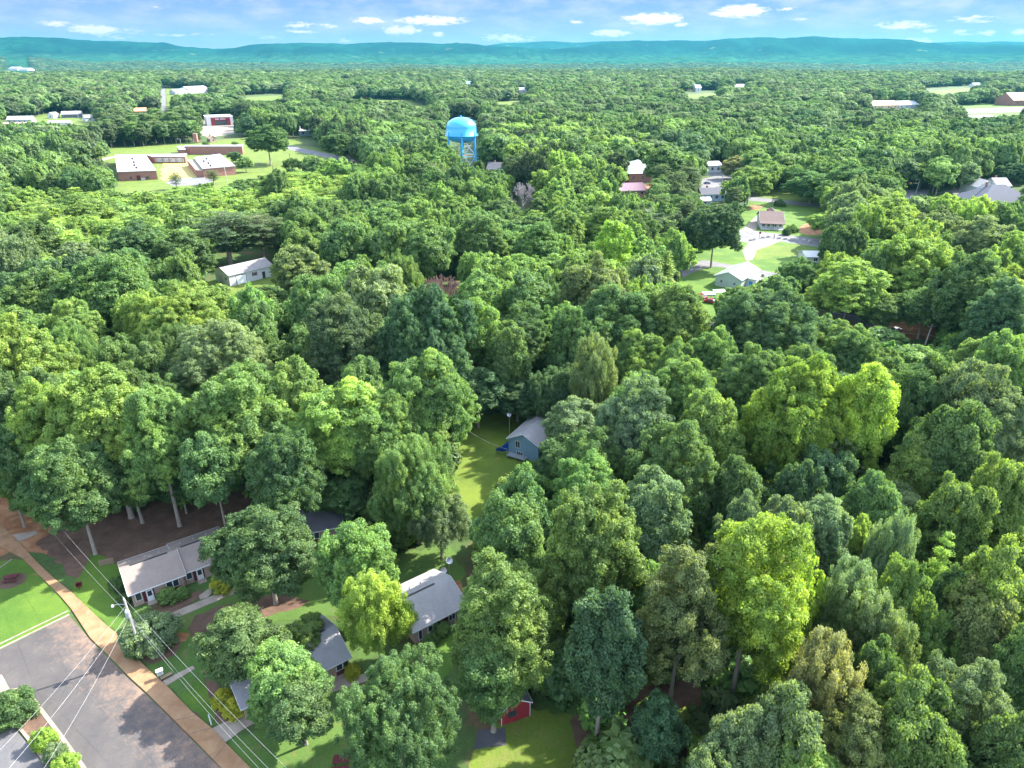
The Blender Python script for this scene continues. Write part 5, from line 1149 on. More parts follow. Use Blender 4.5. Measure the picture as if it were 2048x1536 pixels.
# hand placed from the photo: centre x, top y, width px, height m, style, tint
HT = [
 (533,1008,228,16,'oak','G2'),(715,1050,150,17,'round','G1'),(752,1148,150,15,'feather','Y'),(480,1212,180,10.5,'oak','G2'),(575,1290,160,10.5,'oak','G1'),(612,1235,120,11,'oak','G1'),(600,1350,150,9.5,'oak','G2'),(540,1370,90,8,'round','G1'),
 (800,1318,250,18,'feather','G2'),(1005,1128,215,22,'tall','G1'),(985,1260,190,23,'tall','G1'),(1205,1195,165,24,'tall','G3'),(1360,1112,210,27,'open','O'),
 (1500,1045,235,30,'open','Y'),(1580,1110,110,24,'round','Y'),(1185,988,200,27,'tall','G1'),(1025,1003,145,22,'tall','G1'),(830,872,190,20,'feather','G1'),(880,985,120,12,'feather','S'),
 (690,950,140,17,'oak','G2'),(700,765,210,24,'oak','LG'),(770,800,150,22,'oak','G1'),(490,742,190,27,'tall','G1'),(600,725,115,26,'tall','G1'),(215,748,190,28,'tall','LG'),(320,785,150,26,'tall','G1'),
 (120,770,160,25,'oak','LG'),(260,880,200,24,'oak','G1'),(150,880,185,21,'oak','G2'),(60,930,150,17,'oak','G1'),(430,870,130,20,'oak','G2'),(570,860,170,22,'oak','G2'),(360,930,130,17,'oak','G2'),
 (45,640,170,28,'oak','LG'),(5,850,120,20,'oak','G2'),(220,522,170,25,'oak','G1'),(160,610,120,22,'oak','G1'),(90,545,140,22,'oak','G2'),(300,600,110,22,'oak','LG'),
 (380,582,190,25,'oak','LG'),(445,650,190,24,'oak','S'),(240,680,95,20,'oak','G2'),(545,573,115,22,'oak','G2'),(640,560,110,24,'oak','G2'),(690,600,170,29,'oak','P'),(600,497,110,20,'oak','O'),
 (850,588,195,31,'oak','G3'),(755,540,130,26,'oak','S'),(962,552,112,25,'tall','G1'),(1055,552,110,25,'tall','G2'),(1185,527,150,27,'oak','O'),(1225,582,165,27,'oak','G2'),
 (1150,628,115,24,'oak','G2'),(1348,582,150,27,'tall','G1'),(1020,655,100,22,'oak','G2'),(955,735,115,14,'oak','G3'),(1035,745,120,12,'oak','G3'),(1110,735,120,15,'feather','G3'),(1190,685,105,23,'feather','O'),
 (1145,795,150,23,'oak','S'),(1260,772,180,26,'oak','S'),(1370,730,150,25,'oak','G1'),(1340,850,180,24,'oak','G2'),(1190,860,160,20,'oak','G2'),(1120,880,120,17,'oak','G2'),
 (1520,588,210,28,'oak','G3'),(1490,700,160,24,'oak','G2'),(1600,700,130,22,'oak','G2'),(1585,732,190,29,'oak','Y'),(1720,742,120,29,'tall','Y'),(1438,738,60,18,'cone','Y'),
 (1670,840,120,20,'pine','P'),(1830,722,170,28,'oak','G2'),(1950,742,200,29,'oak','S'),(1900,815,160,26,'oak','G2'),(1995,672,110,24,'oak','G1'),(1680,650,90,16,'oak','G1'),(1760,652,125,12,'small','G1'),(1830,690,110,11,'small','G1'),
 (1700,525,185,28,'oak','LG'),(1600,520,120,22,'feather','G2'),(1650,570,130,20,'oak','LG'),(1430,418,118,23,'oak','G3'),(1500,340,85,19,'oak','G1'),(1465,362,75,17,'feather','LG'),(1330,297,95,26,'round','G2'),(1625,345,130,24,'oak','G2'),(1700,335,110,22,'oak','G2'),
 (535,256,90,27,'oak','G2'),(350,346,30,10,'pine','P'),(425,341,34,9,'pine','P'),(490,316,34,10,'small','G1'),(470,305,30,8,'small','G2'),(585,318,40,10,'feather','G2'),(672,268,80,22,'oak','G2'),
 (1640,1005,110,21,'tall','S'),(1565,1010,130,21,'oak','S'),(1480,1000,110,20,'oak','S'),(1700,1042,85,18,'oak','LG'),(1768,1035,110,22,'feather','S'),(1862,1055,95,21,'cone','Y'),(1790,1132,115,21,'round','G1'),
 (1690,1140,150,22,'feather','S'),(1745,1205,160,21,'feather','O'),(1850,1225,100,17,'round','G1'),(1975,1085,170,24,'oak','LG'),(1990,920,130,24,'oak','LG'),(1900,965,130,22,'oak','G1'),(1818,885,100,20,'tall','LG'),
 (1640,1290,165,22,'feather','B'),(1560,1375,170,20,'oak','O'),(1700,1395,170,20,'open','O'),(1800,1345,190,22,'oak','G1'),(1925,1325,170,22,'open','S'),(1990,1430,150,20,'oak','G2'),(1480,1420,150,18,'oak','S'),(1420,1490,120,16,'oak','S'),
 (1600,1480,170,17,'oak','G1'),(1850,1450,160,18,'oak','G1'),(1740,1300,120,20,'oak','G2'),(1318,1392,110,13,'oak','G3'),(1470,930,130,20,'oak','G2'),(1415,795,130,24,'oak','G1'),(1170,922,170,20,'oak','G1'),(1310,955,150,21,'oak','S'),
 (1030,942,90,6,'small','LG'),(1590,930,110,20,'oak','G3'),(1740,960,130,20,'oak','G2'),(1640,900,120,18,'oak','G3'),(1950,1180,150,20,'oak','O'),(1880,1140,100,19,'oak','G2'),(2040,1080,110,22,'oak','G2'),(2030,1250,130,20,'oak','G2'),
 (1225,325,90,20,'oak','G2'),(1180,285,70,22,'oak','G1'),(1090,300,80,23,'oak','LG'),(1040,285,80,24,'oak','G2'),(915,290,36,27,'pine','P'),(800,300,80,22,'oak','P'),(870,330,80,22,'pine','P'),(1210,420,90,24,'tall','LG'),(1225,450,80,26,'tall','Y'),
 (1080,450,90,24,'tall','G1'),(1130,430,80,24,'tall','G1'),(960,440,110,24,'oak','G2'),(860,450,110,25,'oak','G2'),(780,450,100,24,'oak','G2'),(690,450,110,24,'oak','G2'),(620,430,100,22,'oak','G1'),(1290,420,90,22,'pine','P'),(1370,395,90,22,'feather','G2'),
 (1290,520,90,24,'oak','S'),(1330,500,70,20,'cone','LG'),(450,425,150,20,'pine','P'),(520,430,110,18,'pine','P'),(370,470,120,20,'oak','G2'),(280,450,130,22,'oak','G2'),(60,450,120,20,'oak','G2'),(180,400,110,18,'oak','G1'),
 (1780,395,120,22,'oak','LG'),(1870,430,130,22,'oak','O'),(1960,440,140,24,'oak','S'),(1700,400,110,20,'oak','LG'),(1660,430,110,20,'oak','LG'),(1820,480,160,24,'oak','LG'),(1940,520,150,26,'oak','G2'),(2030,330,90,24,'oak','G3'),(1930,328,60,18,'round','S'),
 (1845,330,70,17,'round','LG'),(1470,316,55,18,'round','B'),(2000,570,130,26,'tall','G3'),(1850,580,150,26,'oak','G2'),(1760,590,120,22,'oak','G2'),
]
# clearings: outlines (photo px) of what must stay visible
CLEAR = [
 [(840,552),(924,552),(924,578),(840,578)],[(1028,382),(1046,374),(1066,384),(1060,420),(1030,418)],
 [(1358,191),(1425,187),(1440,196),(1380,201)],[(1838,182),(1930,177),(1950,186),(1860,192)],[(480,196),(560,192),(575,200),(500,204)],
 [(190,1040),(300,1010),(400,1005),(400,1090),(240,1110),(190,1100)],
 [(0,1000),(60,1010),(110,1100),(200,1100),(240,1110),(400,1085),(440,1100),(440,1200),(385,1300),(400,1380),(500,1430),(500,1536),(0,1536)],
 [(930,862),(1000,832),(1035,826),(1095,828),(1085,915),(1045,940),(1000,965),(960,1030),(925,1040)],
 [(615,1015),(680,1015),(680,1085),(650,1088)],[(580,1110),(690,1090),(700,1200),(600,1230)],[(800,1105),(915,1105),(920,1180),(830,1155)],[(560,1215),(690,1210),(690,1300),(640,1300)],
 [(805,1160),(905,1155),(912,1215),(905,1330),(850,1330),(835,1290)],[(1030,1400),(1062,1390),(1062,1450),(1030,1450)],[(955,1460),(1140,1440),(1140,1536),(955,1536)],
 [(428,512),(552,512),(555,585),(480,600),(420,590)],
 [(202,320),(226,306),(300,304),(345,290),(480,288),(560,290),(620,300),(600,330),(520,350),(440,362),(330,383),(240,387)],
 [(570,288),(640,300),(735,325),(735,334),(640,316)],[(320,170),(345,172),(345,225),(318,230)],[(412,228),(470,228),(470,262),(400,265)],[(0,236),(66,236),(66,256),(0,256)],[(66,240),(85,224),(190,222),(190,252),(96,254)],
 [(262,216),(298,216),(298,228),(262,228)],[(350,172),(420,172),(420,190),(350,190)],[(430,270),(500,272),(500,290),(430,288)],
 [(892,230),(957,230),(957,330),(938,338),(925,330),(895,300)],[(968,331),(1010,331),(1010,348),(968,345)],
 [(1252,333),(1282,330),(1282,372),(1258,365)],[(1236,370),(1292,368),(1292,392),(1240,392)],[(1404,336),(1445,336),(1460,350),(1450,378),(1404,378)],[(1400,380),(1450,380),(1450,410),(1395,414)],
 [(1500,400),(1545,385),(1590,382),(1590,400),(1600,420),(1640,440),(1660,470),(1640,495),(1630,530),(1600,522),(1530,560),(1470,580),(1430,570),(1420,625),(1395,605),(1395,580),(1370,560),(1380,530),(1480,530),(1480,470),(1490,440)],
 [(1610,508),(1645,508),(1645,520),(1610,520)],[(1944,366),(2048,372),(2048,415),(1990,420),(1940,405)],[(1865,380),(1945,380),(1945,395),(1865,398)],[(1800,380),(1835,358),(1840,402),(1805,412)],
 [(1740,206),(1840,206),(1840,218),(1740,218)],[(1900,214),(2048,208),(2048,232),(1935,246),(1930,226)],[(2018,188),(2048,186),(2048,212),(2018,212)],[(1690,640),(1740,628),(1850,645),(1870,650),(1850,700),(1760,668)],[(1565,606),(1640,608),(1740,650),(1730,662),(1640,628)],
 [(700,194),(800,196),(860,212),(840,220),(800,206),(700,204)],[(985,204),(1045,202),(1050,214),(1000,216)],
 [(926,166),(944,166),(944,173),(926,173)],[(1036,180),(1060,180),(1060,187),(1036,187)],[(15,126),(58,126),(58,140),(15,140)],[(1462,170),(1492,170),(1492,181),(1462,181)],[(1388,174),(1404,174),(1404,182),(1388,182)],
 [(1946,166),(1966,166),(1966,175),(1946,175)],[(1410,643),(1440,643),(1440,658),(1410,658)],[(585,262),(626,262),(626,274),(590,274)],
]
# open ground that carries no tree base although trees may lean over it
OPEN = [
 [(1335,186),(1440,180),(1470,200),(1350,206)],[(1820,178),(1960,170),(1985,192),(1840,198)],[(460,192),(580,186),(600,206),(480,210)],
 [(925,870),(960,835),(1000,826),(1060,815),(1120,830),(1120,930),(1050,945),(1000,1000),(960,1035),(925,1045),(900,1000)],
 [(150,300),(205,318),(235,350),(230,390),(420,380),(520,370),(640,340),(740,350),(720,330),(650,296),(560,290),(520,285),(420,285),(300,292)],
 [(0,960),(100,960),(150,1040),(330,1005),(480,1000),(640,1000),(700,1090),(760,1180),(920,1150),(930,1290),(905,1400),(1150,1420),(1150,1800),(0,1800),(-400,1700),(-400,960)],
 [(1350,590),(1365,548),(1400,500),(1470,440),(1490,400),(1560,385),(1640,400),(1660,450),(1660,500),(1640,550),(1560,570),(1500,600),(1440,640),(1380,640)],
 [(60,236),(100,226),(200,228),(190,262),(110,262),(0,262),(0,240)],[(372,243),(372,262),(420,275),(500,262),(500,246),(440,240)],[(430,292),(430,280),(520,274),(600,280),(600,292)],
 [(1880,213),(2100,203),(2100,238),(1990,240),(1900,234)],[(825,200),(835,208),(880,214),(870,222),(820,216),(700,212),(705,198)],[(980,204),(1040,201),(1060,214),(1000,220)],
 [(1860,402),(1890,385),(2100,360),(2100,430),(1940,430)],[(1400,376),(1404,340),(1450,335),(1520,372),(1480,380)],[(1225,398),(1240,362),(1330,355),(1340,395)],[(1480,392),(1700,410),(1700,422),(1480,402)],
 [(1780,395),(1800,380),(1860,378),(1850,400),(1800,412)],[(1720,650),(1740,635),(1840,640),(1900,650),(1860,680),(1740,680)],[(1560,610),(1600,603),(1640,612),(1720,630),(1760,660),(1740,662),(1640,625)],
 [(430,500),(560,500),(560,590),(400,610)],
]
def inpoly(x, y, P):
    c = False; n = len(P); j = n-1
    for i in range(n):
        if (P[i][1] > y) != (P[j][1] > y) and x < (P[j][0]-P[i][0])*(y-P[i][1])/(P[j][1]-P[i][1])+P[i][0]: c = not c
        j = i
    return c
CLB = [(min(p[0] for p in P), max(p[0] for p in P), min(p[1] for p in P), max(p[1] for p in P), P) for P in CLEAR]
OPB = [(min(p[0] for p in P), max(p[0] for p in P), min(p[1] for p in P), max(p[1] for p in P), P) for P in OPEN]
CLS = []
for P in CLEAR:
    cx_, cy_ = sum(p[0] for p in P)/len(P), sum(p[1] for p in P)/len(P)
    CLS += [(p[0]*0.8+cx_*0.2, p[1]*0.8+cy_*0.2) for p in P] + [(p[0]*0.4+cx_*0.6, p[1]*0.4+cy_*0.6) for p in P] + [(cx_, cy_)]
CLS = np.array([q for q in CLS if q[1] < 1540]); CLG = np.array([g(float(q[0]), float(q[1])).y if q[1] > 120 else 1e9 for q in CLS])
def hides(x, y, r, zc, hz, scale=0.85):
    px, py, dep = proj(x, y, zc); s = FPX/dep; al = math.atan2(CAM_H-zc, math.hypot(x, y)); w = r*s*scale; v = math.hypot(hz*math.cos(al), r*math.sin(al))*s*scale
    if np.any((((CLS[:, 0]-px)/w)**2 + ((CLS[:, 1]-py)/v)**2 < 0.9) & (CLG > y-1)): return True
    for (a, b, c, d, P) in CLB:
        if px+w < a or px-w > b or py+v < c or py-v > d: continue
        for (ux, uy) in ((0,0),(1,0),(-1,0),(0,1),(0,-1),(.7,.7),(-.7,.7),(.7,-.7),(-.7,-.7),(.5,0),(-.5,0),(0,.5),(0,-.5)):
            qx, qy = px+ux*w, py+uy*v
            if inpoly(qx, qy, P):
                gy = g(qx, qy).y if qy > 120 else 1e9
                if gy > y - 1: return True
    return False
def on_open(x, y, pad=0.0):
    px, py, dep = proj(x, y, 0)
    for (a, b, c, d, P) in OPB:
        if a <= px <= b and c <= py <= d and inpoly(px, py, P): return True
    return False
BLD = []   # footprints of buildings: keep trunks out
for o in list(S.objects):
    if o.parent is None and o.get('category') in ('house','barn','hall','shed','church','store','garage','water tower','school'):
        bpy.context.view_layer.update(); pts = [o.matrix_world @ c.matrix_local @ Vector(q) for c in o.children if c.type == 'MESH' for q in c.bound_box]
        if pts: BLD.append((min(p.x for p in pts)-1.5, max(p.x for p in pts)+1.5, min(p.y for p in pts)-1.5, max(p.y for p in pts)+1.5))
def in_bld(x, y): return any(a <= x <= b and c <= y <= d for (a, b, c, d) in BLD)

TREES = []   # dict(x,y,r,h,hz,style,tint,hand)
def solve(cx, top, w, h, style):
    """ground position of a crown whose outline has this centre column, top row and width"""
    r = 6.0
    for _ in range(12):
        sp = min(SPEC[style], key=lambda s: abs(s[0]-r)); hz = sp[1]*h/sp[2]; zc = h - hz
        # crown centre row
        u = (cx-1024)/FPX; cy = top + 60
        for _ in range(6):
            u_, f, d = ray(cx, cy); t = (CAM_H-zc)/d; al = math.atan2(d, math.hypot(u_, f)); s = FPX/t
            cy = top + math.hypot(hz*math.cos(al), r*math.sin(al))*s
        r = w/2/s
    u_, f, d = ray(cx, cy); t = (CAM_H-zc)/d
    return u_*t, f*t, r, hz
KEEP = {(533,1008),(715,1050),(535,256),(350,346),(425,341),(490,316),(470,305),(585,318),(672,268),(1430,418),(915,290),(1030,942)}
for (cx, top, w, h, st, tn) in HT:
    x, y, r, hz = solve(cx, top, w, h, st)
    w *= 1.15
    for _ in range(7):
        if (cx, top) in KEEP or not hides(x, y, r, h-hz, hz, 0.82): break
        w *= 0.94; h *= 0.92; x, y, r, hz = solve(cx, top, w, h, st)
    TREES.append(dict(x=x, y=y, r=r, h=h, hz=hz, style=st, tint=tn, hand=True))

# colour of the wood by place (photo px of the crown), for trees that were not placed one by one
REG = [((0,560,370,520), ['LG','G1','LG','G1'], ['oak','pine','small','pine'], 0.66), ((560,700,340,420), ['LG','G1','G2'], ['pine','oak','pine'], 0.7), ((150,400,225,300), ['P','G2','G2'], ['pine','oak','pine'], 1.0),
       ((500,740,200,300), ['G2','P','G2','G1'], ['oak','feather'], 1.0), ((1300,1520,330,470), ['P','G2','G1'], ['pine','oak','oak'], 0.9), ((1560,2048,380,620), ['LG','G2','S','LG','O'], ['oak','oak','feather'], 1.0),
       ((1000,1300,240,420), ['G1','G2','LG','P'], ['oak','oak','round'], 1.0), ((0,2048,60,150), ['G3','P','S','P','G3','G2'], ['oak'], 1.0), ((0,2048,150,260), ['G2','P','S','G2','G3','G1'], ['oak'], 1.0), ((1400,2048,850,1536), ['S','G1','O','G2','LG'], ['oak','feather','oak'], 1.0)]
rng = random.Random(20)
grid = {}
def gkey(x, y): return int(x//14), int(y//14)
def add_grid(t): grid.setdefault(gkey(t['x'], t['y']), []).append(t)
for t in TREES: add_grid(t)
def too_near(x, y, r, f=0.78):
    kx, ky = gkey(x, y)
    q_ = 2 if y < 900 else 3
    for i in range(-q_, q_+1):
        for j in range(-q_, q_+1):
            for t in grid.get((kx+i, ky+j), ()):
                if (t['x']-x)**2 + (t['y']-y)**2 < (f*(t['r']+r)*(0.86 if not t['hand'] else 0.95))**2: return True
    return False
def scatter(y0, y1, cell, rr, hh, tries=1):
    y = y0
    while y < y1:
        xm = (y*1.03 + 70)
        n = int(2*xm/cell)
        for i in range(n):
            for _ in range(tries):
                X_ = -xm + (i + rng.random())*cell; Y_ = y + rng.random()*cell
                nz_ = math.sin(X_*0.013+1.3)*math.cos(Y_*0.011+0.4) + 0.6*math.sin(X_*0.031-Y_*0.027)
                h = rng.uniform(*hh); r = rng.uniform(*rr)*(0.75+0.25*h/hh[1]); px, py, dp = proj(X_, Y_, h*0.7)
                tn, st, sc_ = (['G1','G2','G2','G3','S','LG','O'], ['oak','oak','oak','oak','feather','round'], 1.0)
                for (a, b, c, d), tns, sts, s_ in REG:
                    if a <= px < b and c <= py < d: tn, st, sc_ = tns, sts, s_; break
                style = rng.choice(st); tint = tn[int(abs(nz_*2.3 + rng.random()*2.4)) % len(tn)]
                if style == 'small': sc_ = 0.6
                h *= sc_; r *= (0.6+0.4*sc_)
                if style in ('pine',): r *= 0.8
                if style == 'tall': r *= 0.95
                if too_near(X_, Y_, r, 0.78 if Y_ < 420 else 0.62): continue
                if on_open(X_, Y_) or in_bld(X_, Y_): continue
                hz = h*0.40
                if hides(X_, Y_, r, h-hz, hz): 
                    h *= 0.6; r *= 0.75; hz = h*0.4
                    if hides(X_, Y_, r, h-hz, hz): continue
                h *= 1 + 0.16*math.sin(X_*0.021+2)*math.sin(Y_*0.017); t = dict(x=X_, y=Y_, r=r, h=h, hz=hz, style=style, tint=tint, hand=False); TREES.append(t); add_grid(t); break
        y += cell
scatter(60, 420, 7.0, (5.0, 9.2), (14, 23), 2)
scatter(420, 900, 9.5, (6.0, 10.5), (15, 24), 2)
scatter(900, 1700, 14.0, (8.5, 15.0), (16, 25), 2)
scatter(1700, 3400, 20, (12.0, 20.0), (17, 25), 1)
# woods on the swells beyond the plateau
scatter(3400, 7500, 36, (18.0, 28.0), (17, 24), 1)
# which 300 show largest
for t in TREES:
    px, py, dp = proj(t['x'], t['y'], t['h']-t['hz']); t['px'], t['py'], t['dep'] = px, py, dp
    vis = (-60 < px < 2110) and (py - 1.0*t['hz']/dp*FPX < 1536)
    t['size'] = (t['r']/dp if vis else 0) + (10 if (t['hand'] and vis) else 0)
TREES.sort(key=lambda t: -t['size'])
IND = [t for t in TREES[:292] if t['size'] > 0]; REST = TREES[len(IND):]
print('trees', len(TREES), 'individual', len(IND), 'nearest left out', max((t['size'] for t in REST), default=0))

# ------------------------------------------------------------------ labels that single each tree out
LM = [('the duplex',(310,1130)),('the round court tree',(525,1090)),('the grey roofed cottage',(855,1210)),('the maroon shed',(1040,1420)),('the blue house',(1050,870)),('the lawn of the blue house',(960,960)),
      ('the white garage',(490,545)),('the red brick school',(340,330)),('the water tower',(925,300)),('the pale green cottage',(1475,560)),('the brown roofed house',(1550,440)),('the slate roofed house',(2000,405)),
      ('the pale leaning pole',(1853,670)),('the twin yellow green trees',(1640,800)),('the big yellow green tree',(1500,1140)),('the reddish dead tree',(880,590)),('the red fronted store',(440,242)),('the sage roofed hall',(1270,350)),
      ('the bottom right corner',(1950,1440)),('the right edge',(2030,1000)),('the left edge',(20,760)),('the upper left lawns',(110,240)),('the far right road',(1980,220))]
ORD = ['first','second','third','fourth','fifth','sixth','seventh','eighth','ninth','tenth','eleventh','twelfth','thirteenth','fourteenth','fifteenth','sixteenth','seventeenth','eighteenth','nineteenth','twentieth']
def relation(dx, dy):
    if abs(dx) > abs(dy)*1.4: return 'right of' if dx > 0 else 'left of'
    return 'behind' if dy < 0 else 'in front of'
for t in IND:
    nm, (lx, ly) = min(LM, key=lambda q: (q[1][0]-t['px'])**2 + ((q[1][1]-t['py'])*1.4)**2)
    dx, dy = t['px']-lx, t['py']-ly
    if 'corner' in nm or 'edge' in nm or 'lawns' in nm: rel = 'near' if True else ''
    else: rel = relation(dx, dy)
    t['base'] = f"{CNAME[t['tint']]} {KNAME[t['style']]}"; t['where'] = f"{rel} {nm}"
groups = {}
for t in IND: groups.setdefault((t['base'], t['where']), []).append(t)
for (b_, w_), ts in groups.items():
    ts.sort(key=lambda t: t['px'])
    for k, t in enumerate(ts):
        t['label'] = f"{b_} {w_}" if len(ts) == 1 else f"{'leftmost' if k == 0 else 'rightmost' if k == len(ts)-1 else ORD[k]+' from left'}, {b_} {w_}"
NAMES = {'pine': 'pine_tree', 'cone': 'conifer_tree'}
trnd = random.Random(8)
for t in IND:
    lod = 0 if t['dep'] < 175 else 1
    pr_ = pick_proto(t['style'], t['r'], lod, trnd.randrange(100))
    e = thing(NAMES.get(t['style'], 'leafy_tree'), t['label'], 'tree', (t['x'], t['y'], 0), trnd.uniform(0, 6.28), 'trees of the wood')
    sxy = t['r']/pr_['R']; sz = t['h']/pr_['H']; e.scale = (sxy, sxy, sz)
    c_ = TINT[t['tint']]; j = trnd.uniform(0.82, 1.2); hj = trnd.uniform(-0.10, 0.10)
    co = bpy.data.objects.new('crown', pr_['crown']); co.color = (c_[0]*j*(1+hj), c_[1]*j, c_[2]*j*(1-hj), 1); COL.objects.link(co); co.parent = e
    to = bpy.data.objects.new('trunk', pr_['trunk']); COL.objects.link(to); to.parent = e

# ------------------------------------------------------------------ the rest of the wood: one object, scattered
def scatter_object(name, label, items, kind_list):
    """items: (x,y,z,rot,sx,sz,tint rgb,kindindex)"""
    n = len(items); me = bpy.data.meshes.new(name); me.vertices.add(n)
    me.vertices.foreach_set('co', np.array([i[0:3] for i in items], dtype=np.float32).ravel())
    def at(nm, ty, vals, key='value'):
        a = me.attributes.new(nm, ty, 'POINT'); a.data.foreach_set(key, np.array(vals, dtype=np.float32 if ty != 'INT' else np.int32).ravel())
    at('rotv', 'FLOAT_VECTOR', [(0, 0, i[3]) for i in items], 'vector'); at('sclv', 'FLOAT_VECTOR', [(i[4], i[4], i[5]) for i in items], 'vector')
    at('tint', 'FLOAT_COLOR', [(*i[6], 1) for i in items], 'color'); at('kid', 'INT', [i[7] for i in items])
    o = bpy.data.objects.new(name, me); COL.objects.link(o); o['kind'] = 'stuff'; o['label'] = label
    ng = bpy.data.node_groups.new(name+'_scatter', 'GeometryNodeTree'); ng.interface.new_socket('Geometry', in_out='INPUT', socket_type='NodeSocketGeometry'); ng.interface.new_socket('Geometry', in_out='OUTPUT', socket_type='NodeSocketGeometry')
    gi = ng.nodes.new('NodeGroupInput'); go = ng.nodes.new('NodeGroupOutput'); jn = ng.nodes.new('GeometryNodeJoinGeometry')
    mp = ng.nodes.new('GeometryNodeMeshToPoints'); ng.links.new(gi.outputs[0], mp.inputs['Mesh'])
    def named(nm, ty):
        q = ng.nodes.new('GeometryNodeInputNamedAttribute'); q.data_type = ty; q.inputs['Name'].default_value = nm; return q.outputs['Attribute']
    rv, sv_, kd = named('rotv', 'FLOAT_VECTOR'), named('sclv', 'FLOAT_VECTOR'), named('kid', 'INT')
    for k, src in enumerate(kind_list):
        cmp_ = ng.nodes.new('FunctionNodeCompare'); cmp_.data_type = 'INT'; cmp_.operation = 'EQUAL'; ng.links.new(kd, cmp_.inputs[2]); cmp_.inputs[3].default_value = k
        oi = ng.nodes.new('GeometryNodeObjectInfo'); oi.inputs['Object'].default_value = src; oi.inputs['As Instance'].default_value = True
        ip = ng.nodes.new('GeometryNodeInstanceOnPoints'); ng.links.new(mp.outputs[0], ip.inputs['Points']); ng.links.new(cmp_.outputs[0], ip.inputs['Selection']); ng.links.new(oi.outputs['Geometry'], ip.inputs['Instance'])
        er = ng.nodes.new('FunctionNodeEulerToRotation'); ng.links.new(rv, er.inputs[0]); ng.links.new(er.outputs[0], ip.inputs['Rotation']); ng.links.new(sv_, ip.inputs['Scale'])
        ng.links.new(ip.outputs[0], jn.inputs[0])
    ng.links.new(jn.outputs[0], go.inputs[0]); md = o.modifiers.new('scatter', 'NODES'); md.node_group = ng; return o
FAR = {}
def far_src(style, lod, seed):
    """a whole tree (crown and bole) as one mesh, the source the wood is scattered from"""
    key = (style, lod, seed)
    if key in FAR: return FAR[key]
    R, HZ, H = SPEC[style][min(1, len(SPEC[style])-1)]
    puff, dens, size = {1: (1.4, 4.8, 0.85), 2: (2.0, 2.3, 1.35), 3: (2.8, 1.0, 2.3)}[lod]
    P, Nn, V, limbs = crown_pts(style, R, HZ, seed, puff, dens, size); kx = R*1.08/np.percentile(np.hypot(P[:, 0], P[:, 1]), 98); P = P*np.array([kx, kx, 1]) + np.array([0, 0, H-HZ])
    LV, LF, LA = leaves(P, Nn, V, size, np.random.RandomState(seed), {'pine': 0.35, 'feather': 0.45}.get(style, 0.66))
    tb = MB().tube((0, 0, 0), (0, 0, H-HZ*0.6), 0.35, 0.2, 4, cap=False); tv = np.array(tb.v); tf = np.array(tb.f)
    me = np_mesh('tree_source', np.concatenate([LV, tv]), np.concatenate([LF, tf+len(LV)]), np.concatenate([LA, np.zeros(len(tv))]), [LEAF_I, BARK], np.concatenate([np.zeros(len(LF)), np.ones(len(tf))]))
    o = bpy.data.objects.new('tree_source', me); FAR[key] = (len(FAR), o, R, H); return FAR[key]
items = []; srnd = random.Random(5)
for t in REST:
    d = math.hypot(t['x'], t['y']); st = t['style'] if t['style'] in ('oak', 'tall', 'feather', 'pine', 'small') else 'oak'
    if d > 900 and st not in ('oak', 'tall', 'pine'): st = 'oak'
    lod = 1 if d < 480 else 2 if d < 1150 else 3
    k, src, R, H = far_src(st, lod, 31 + srnd.randrange(3 if st == 'oak' else 2)); c_ = TINT[t['tint']]; j = srnd.uniform(0.75, 1.2)
    items.append((t['x'], t['y'], tz(t['x'], t['y']), srnd.uniform(0, 6.28), t['r']/R, t['h']/H, (c_[0]*j, c_[1]*j*srnd.uniform(.95, 1.05), c_[2]*j), k))
srcs = [v[1] for v in sorted(FAR.values(), key=lambda v: v[0])]
scatter_object('forest', 'mixed green woodland rolling away to the distant hills', items, srcs)

# undergrowth beneath the near wood
und = []; urnd = random.Random(6); FAR.clear()
us = [far_src('small', 1, 71), far_src('small', 1, 72)]
for _ in range(6000):
    Y_ = urnd.uniform(40, 420); X_ = urnd.uniform(-1, 1)*(Y_*0.85+60)
    if on_open(X_, Y_) or in_bld(X_, Y_): continue
    h = urnd.uniform(2.0, 7.5)
    if hides(X_, Y_, h*0.5, h*0.5, h*0.5, 1.0): continue
    c_ = TINT[urnd.choice(['G2', 'G1', 'G1', 'G2', 'LG'])]; u_ = urnd.choice(us)
    und.append((X_, Y_, -0.25*h, urnd.uniform(0, 6.28), h*0.85/6.5*urnd.uniform(1, 1.9), h*1.2/6.5, tuple(q*urnd.uniform(.8, 1.1) for q in c_), u_[0]))
scatter_object('undergrowth', 'green bushes and saplings covering the woodland floor', und, [u[1] for u in us])

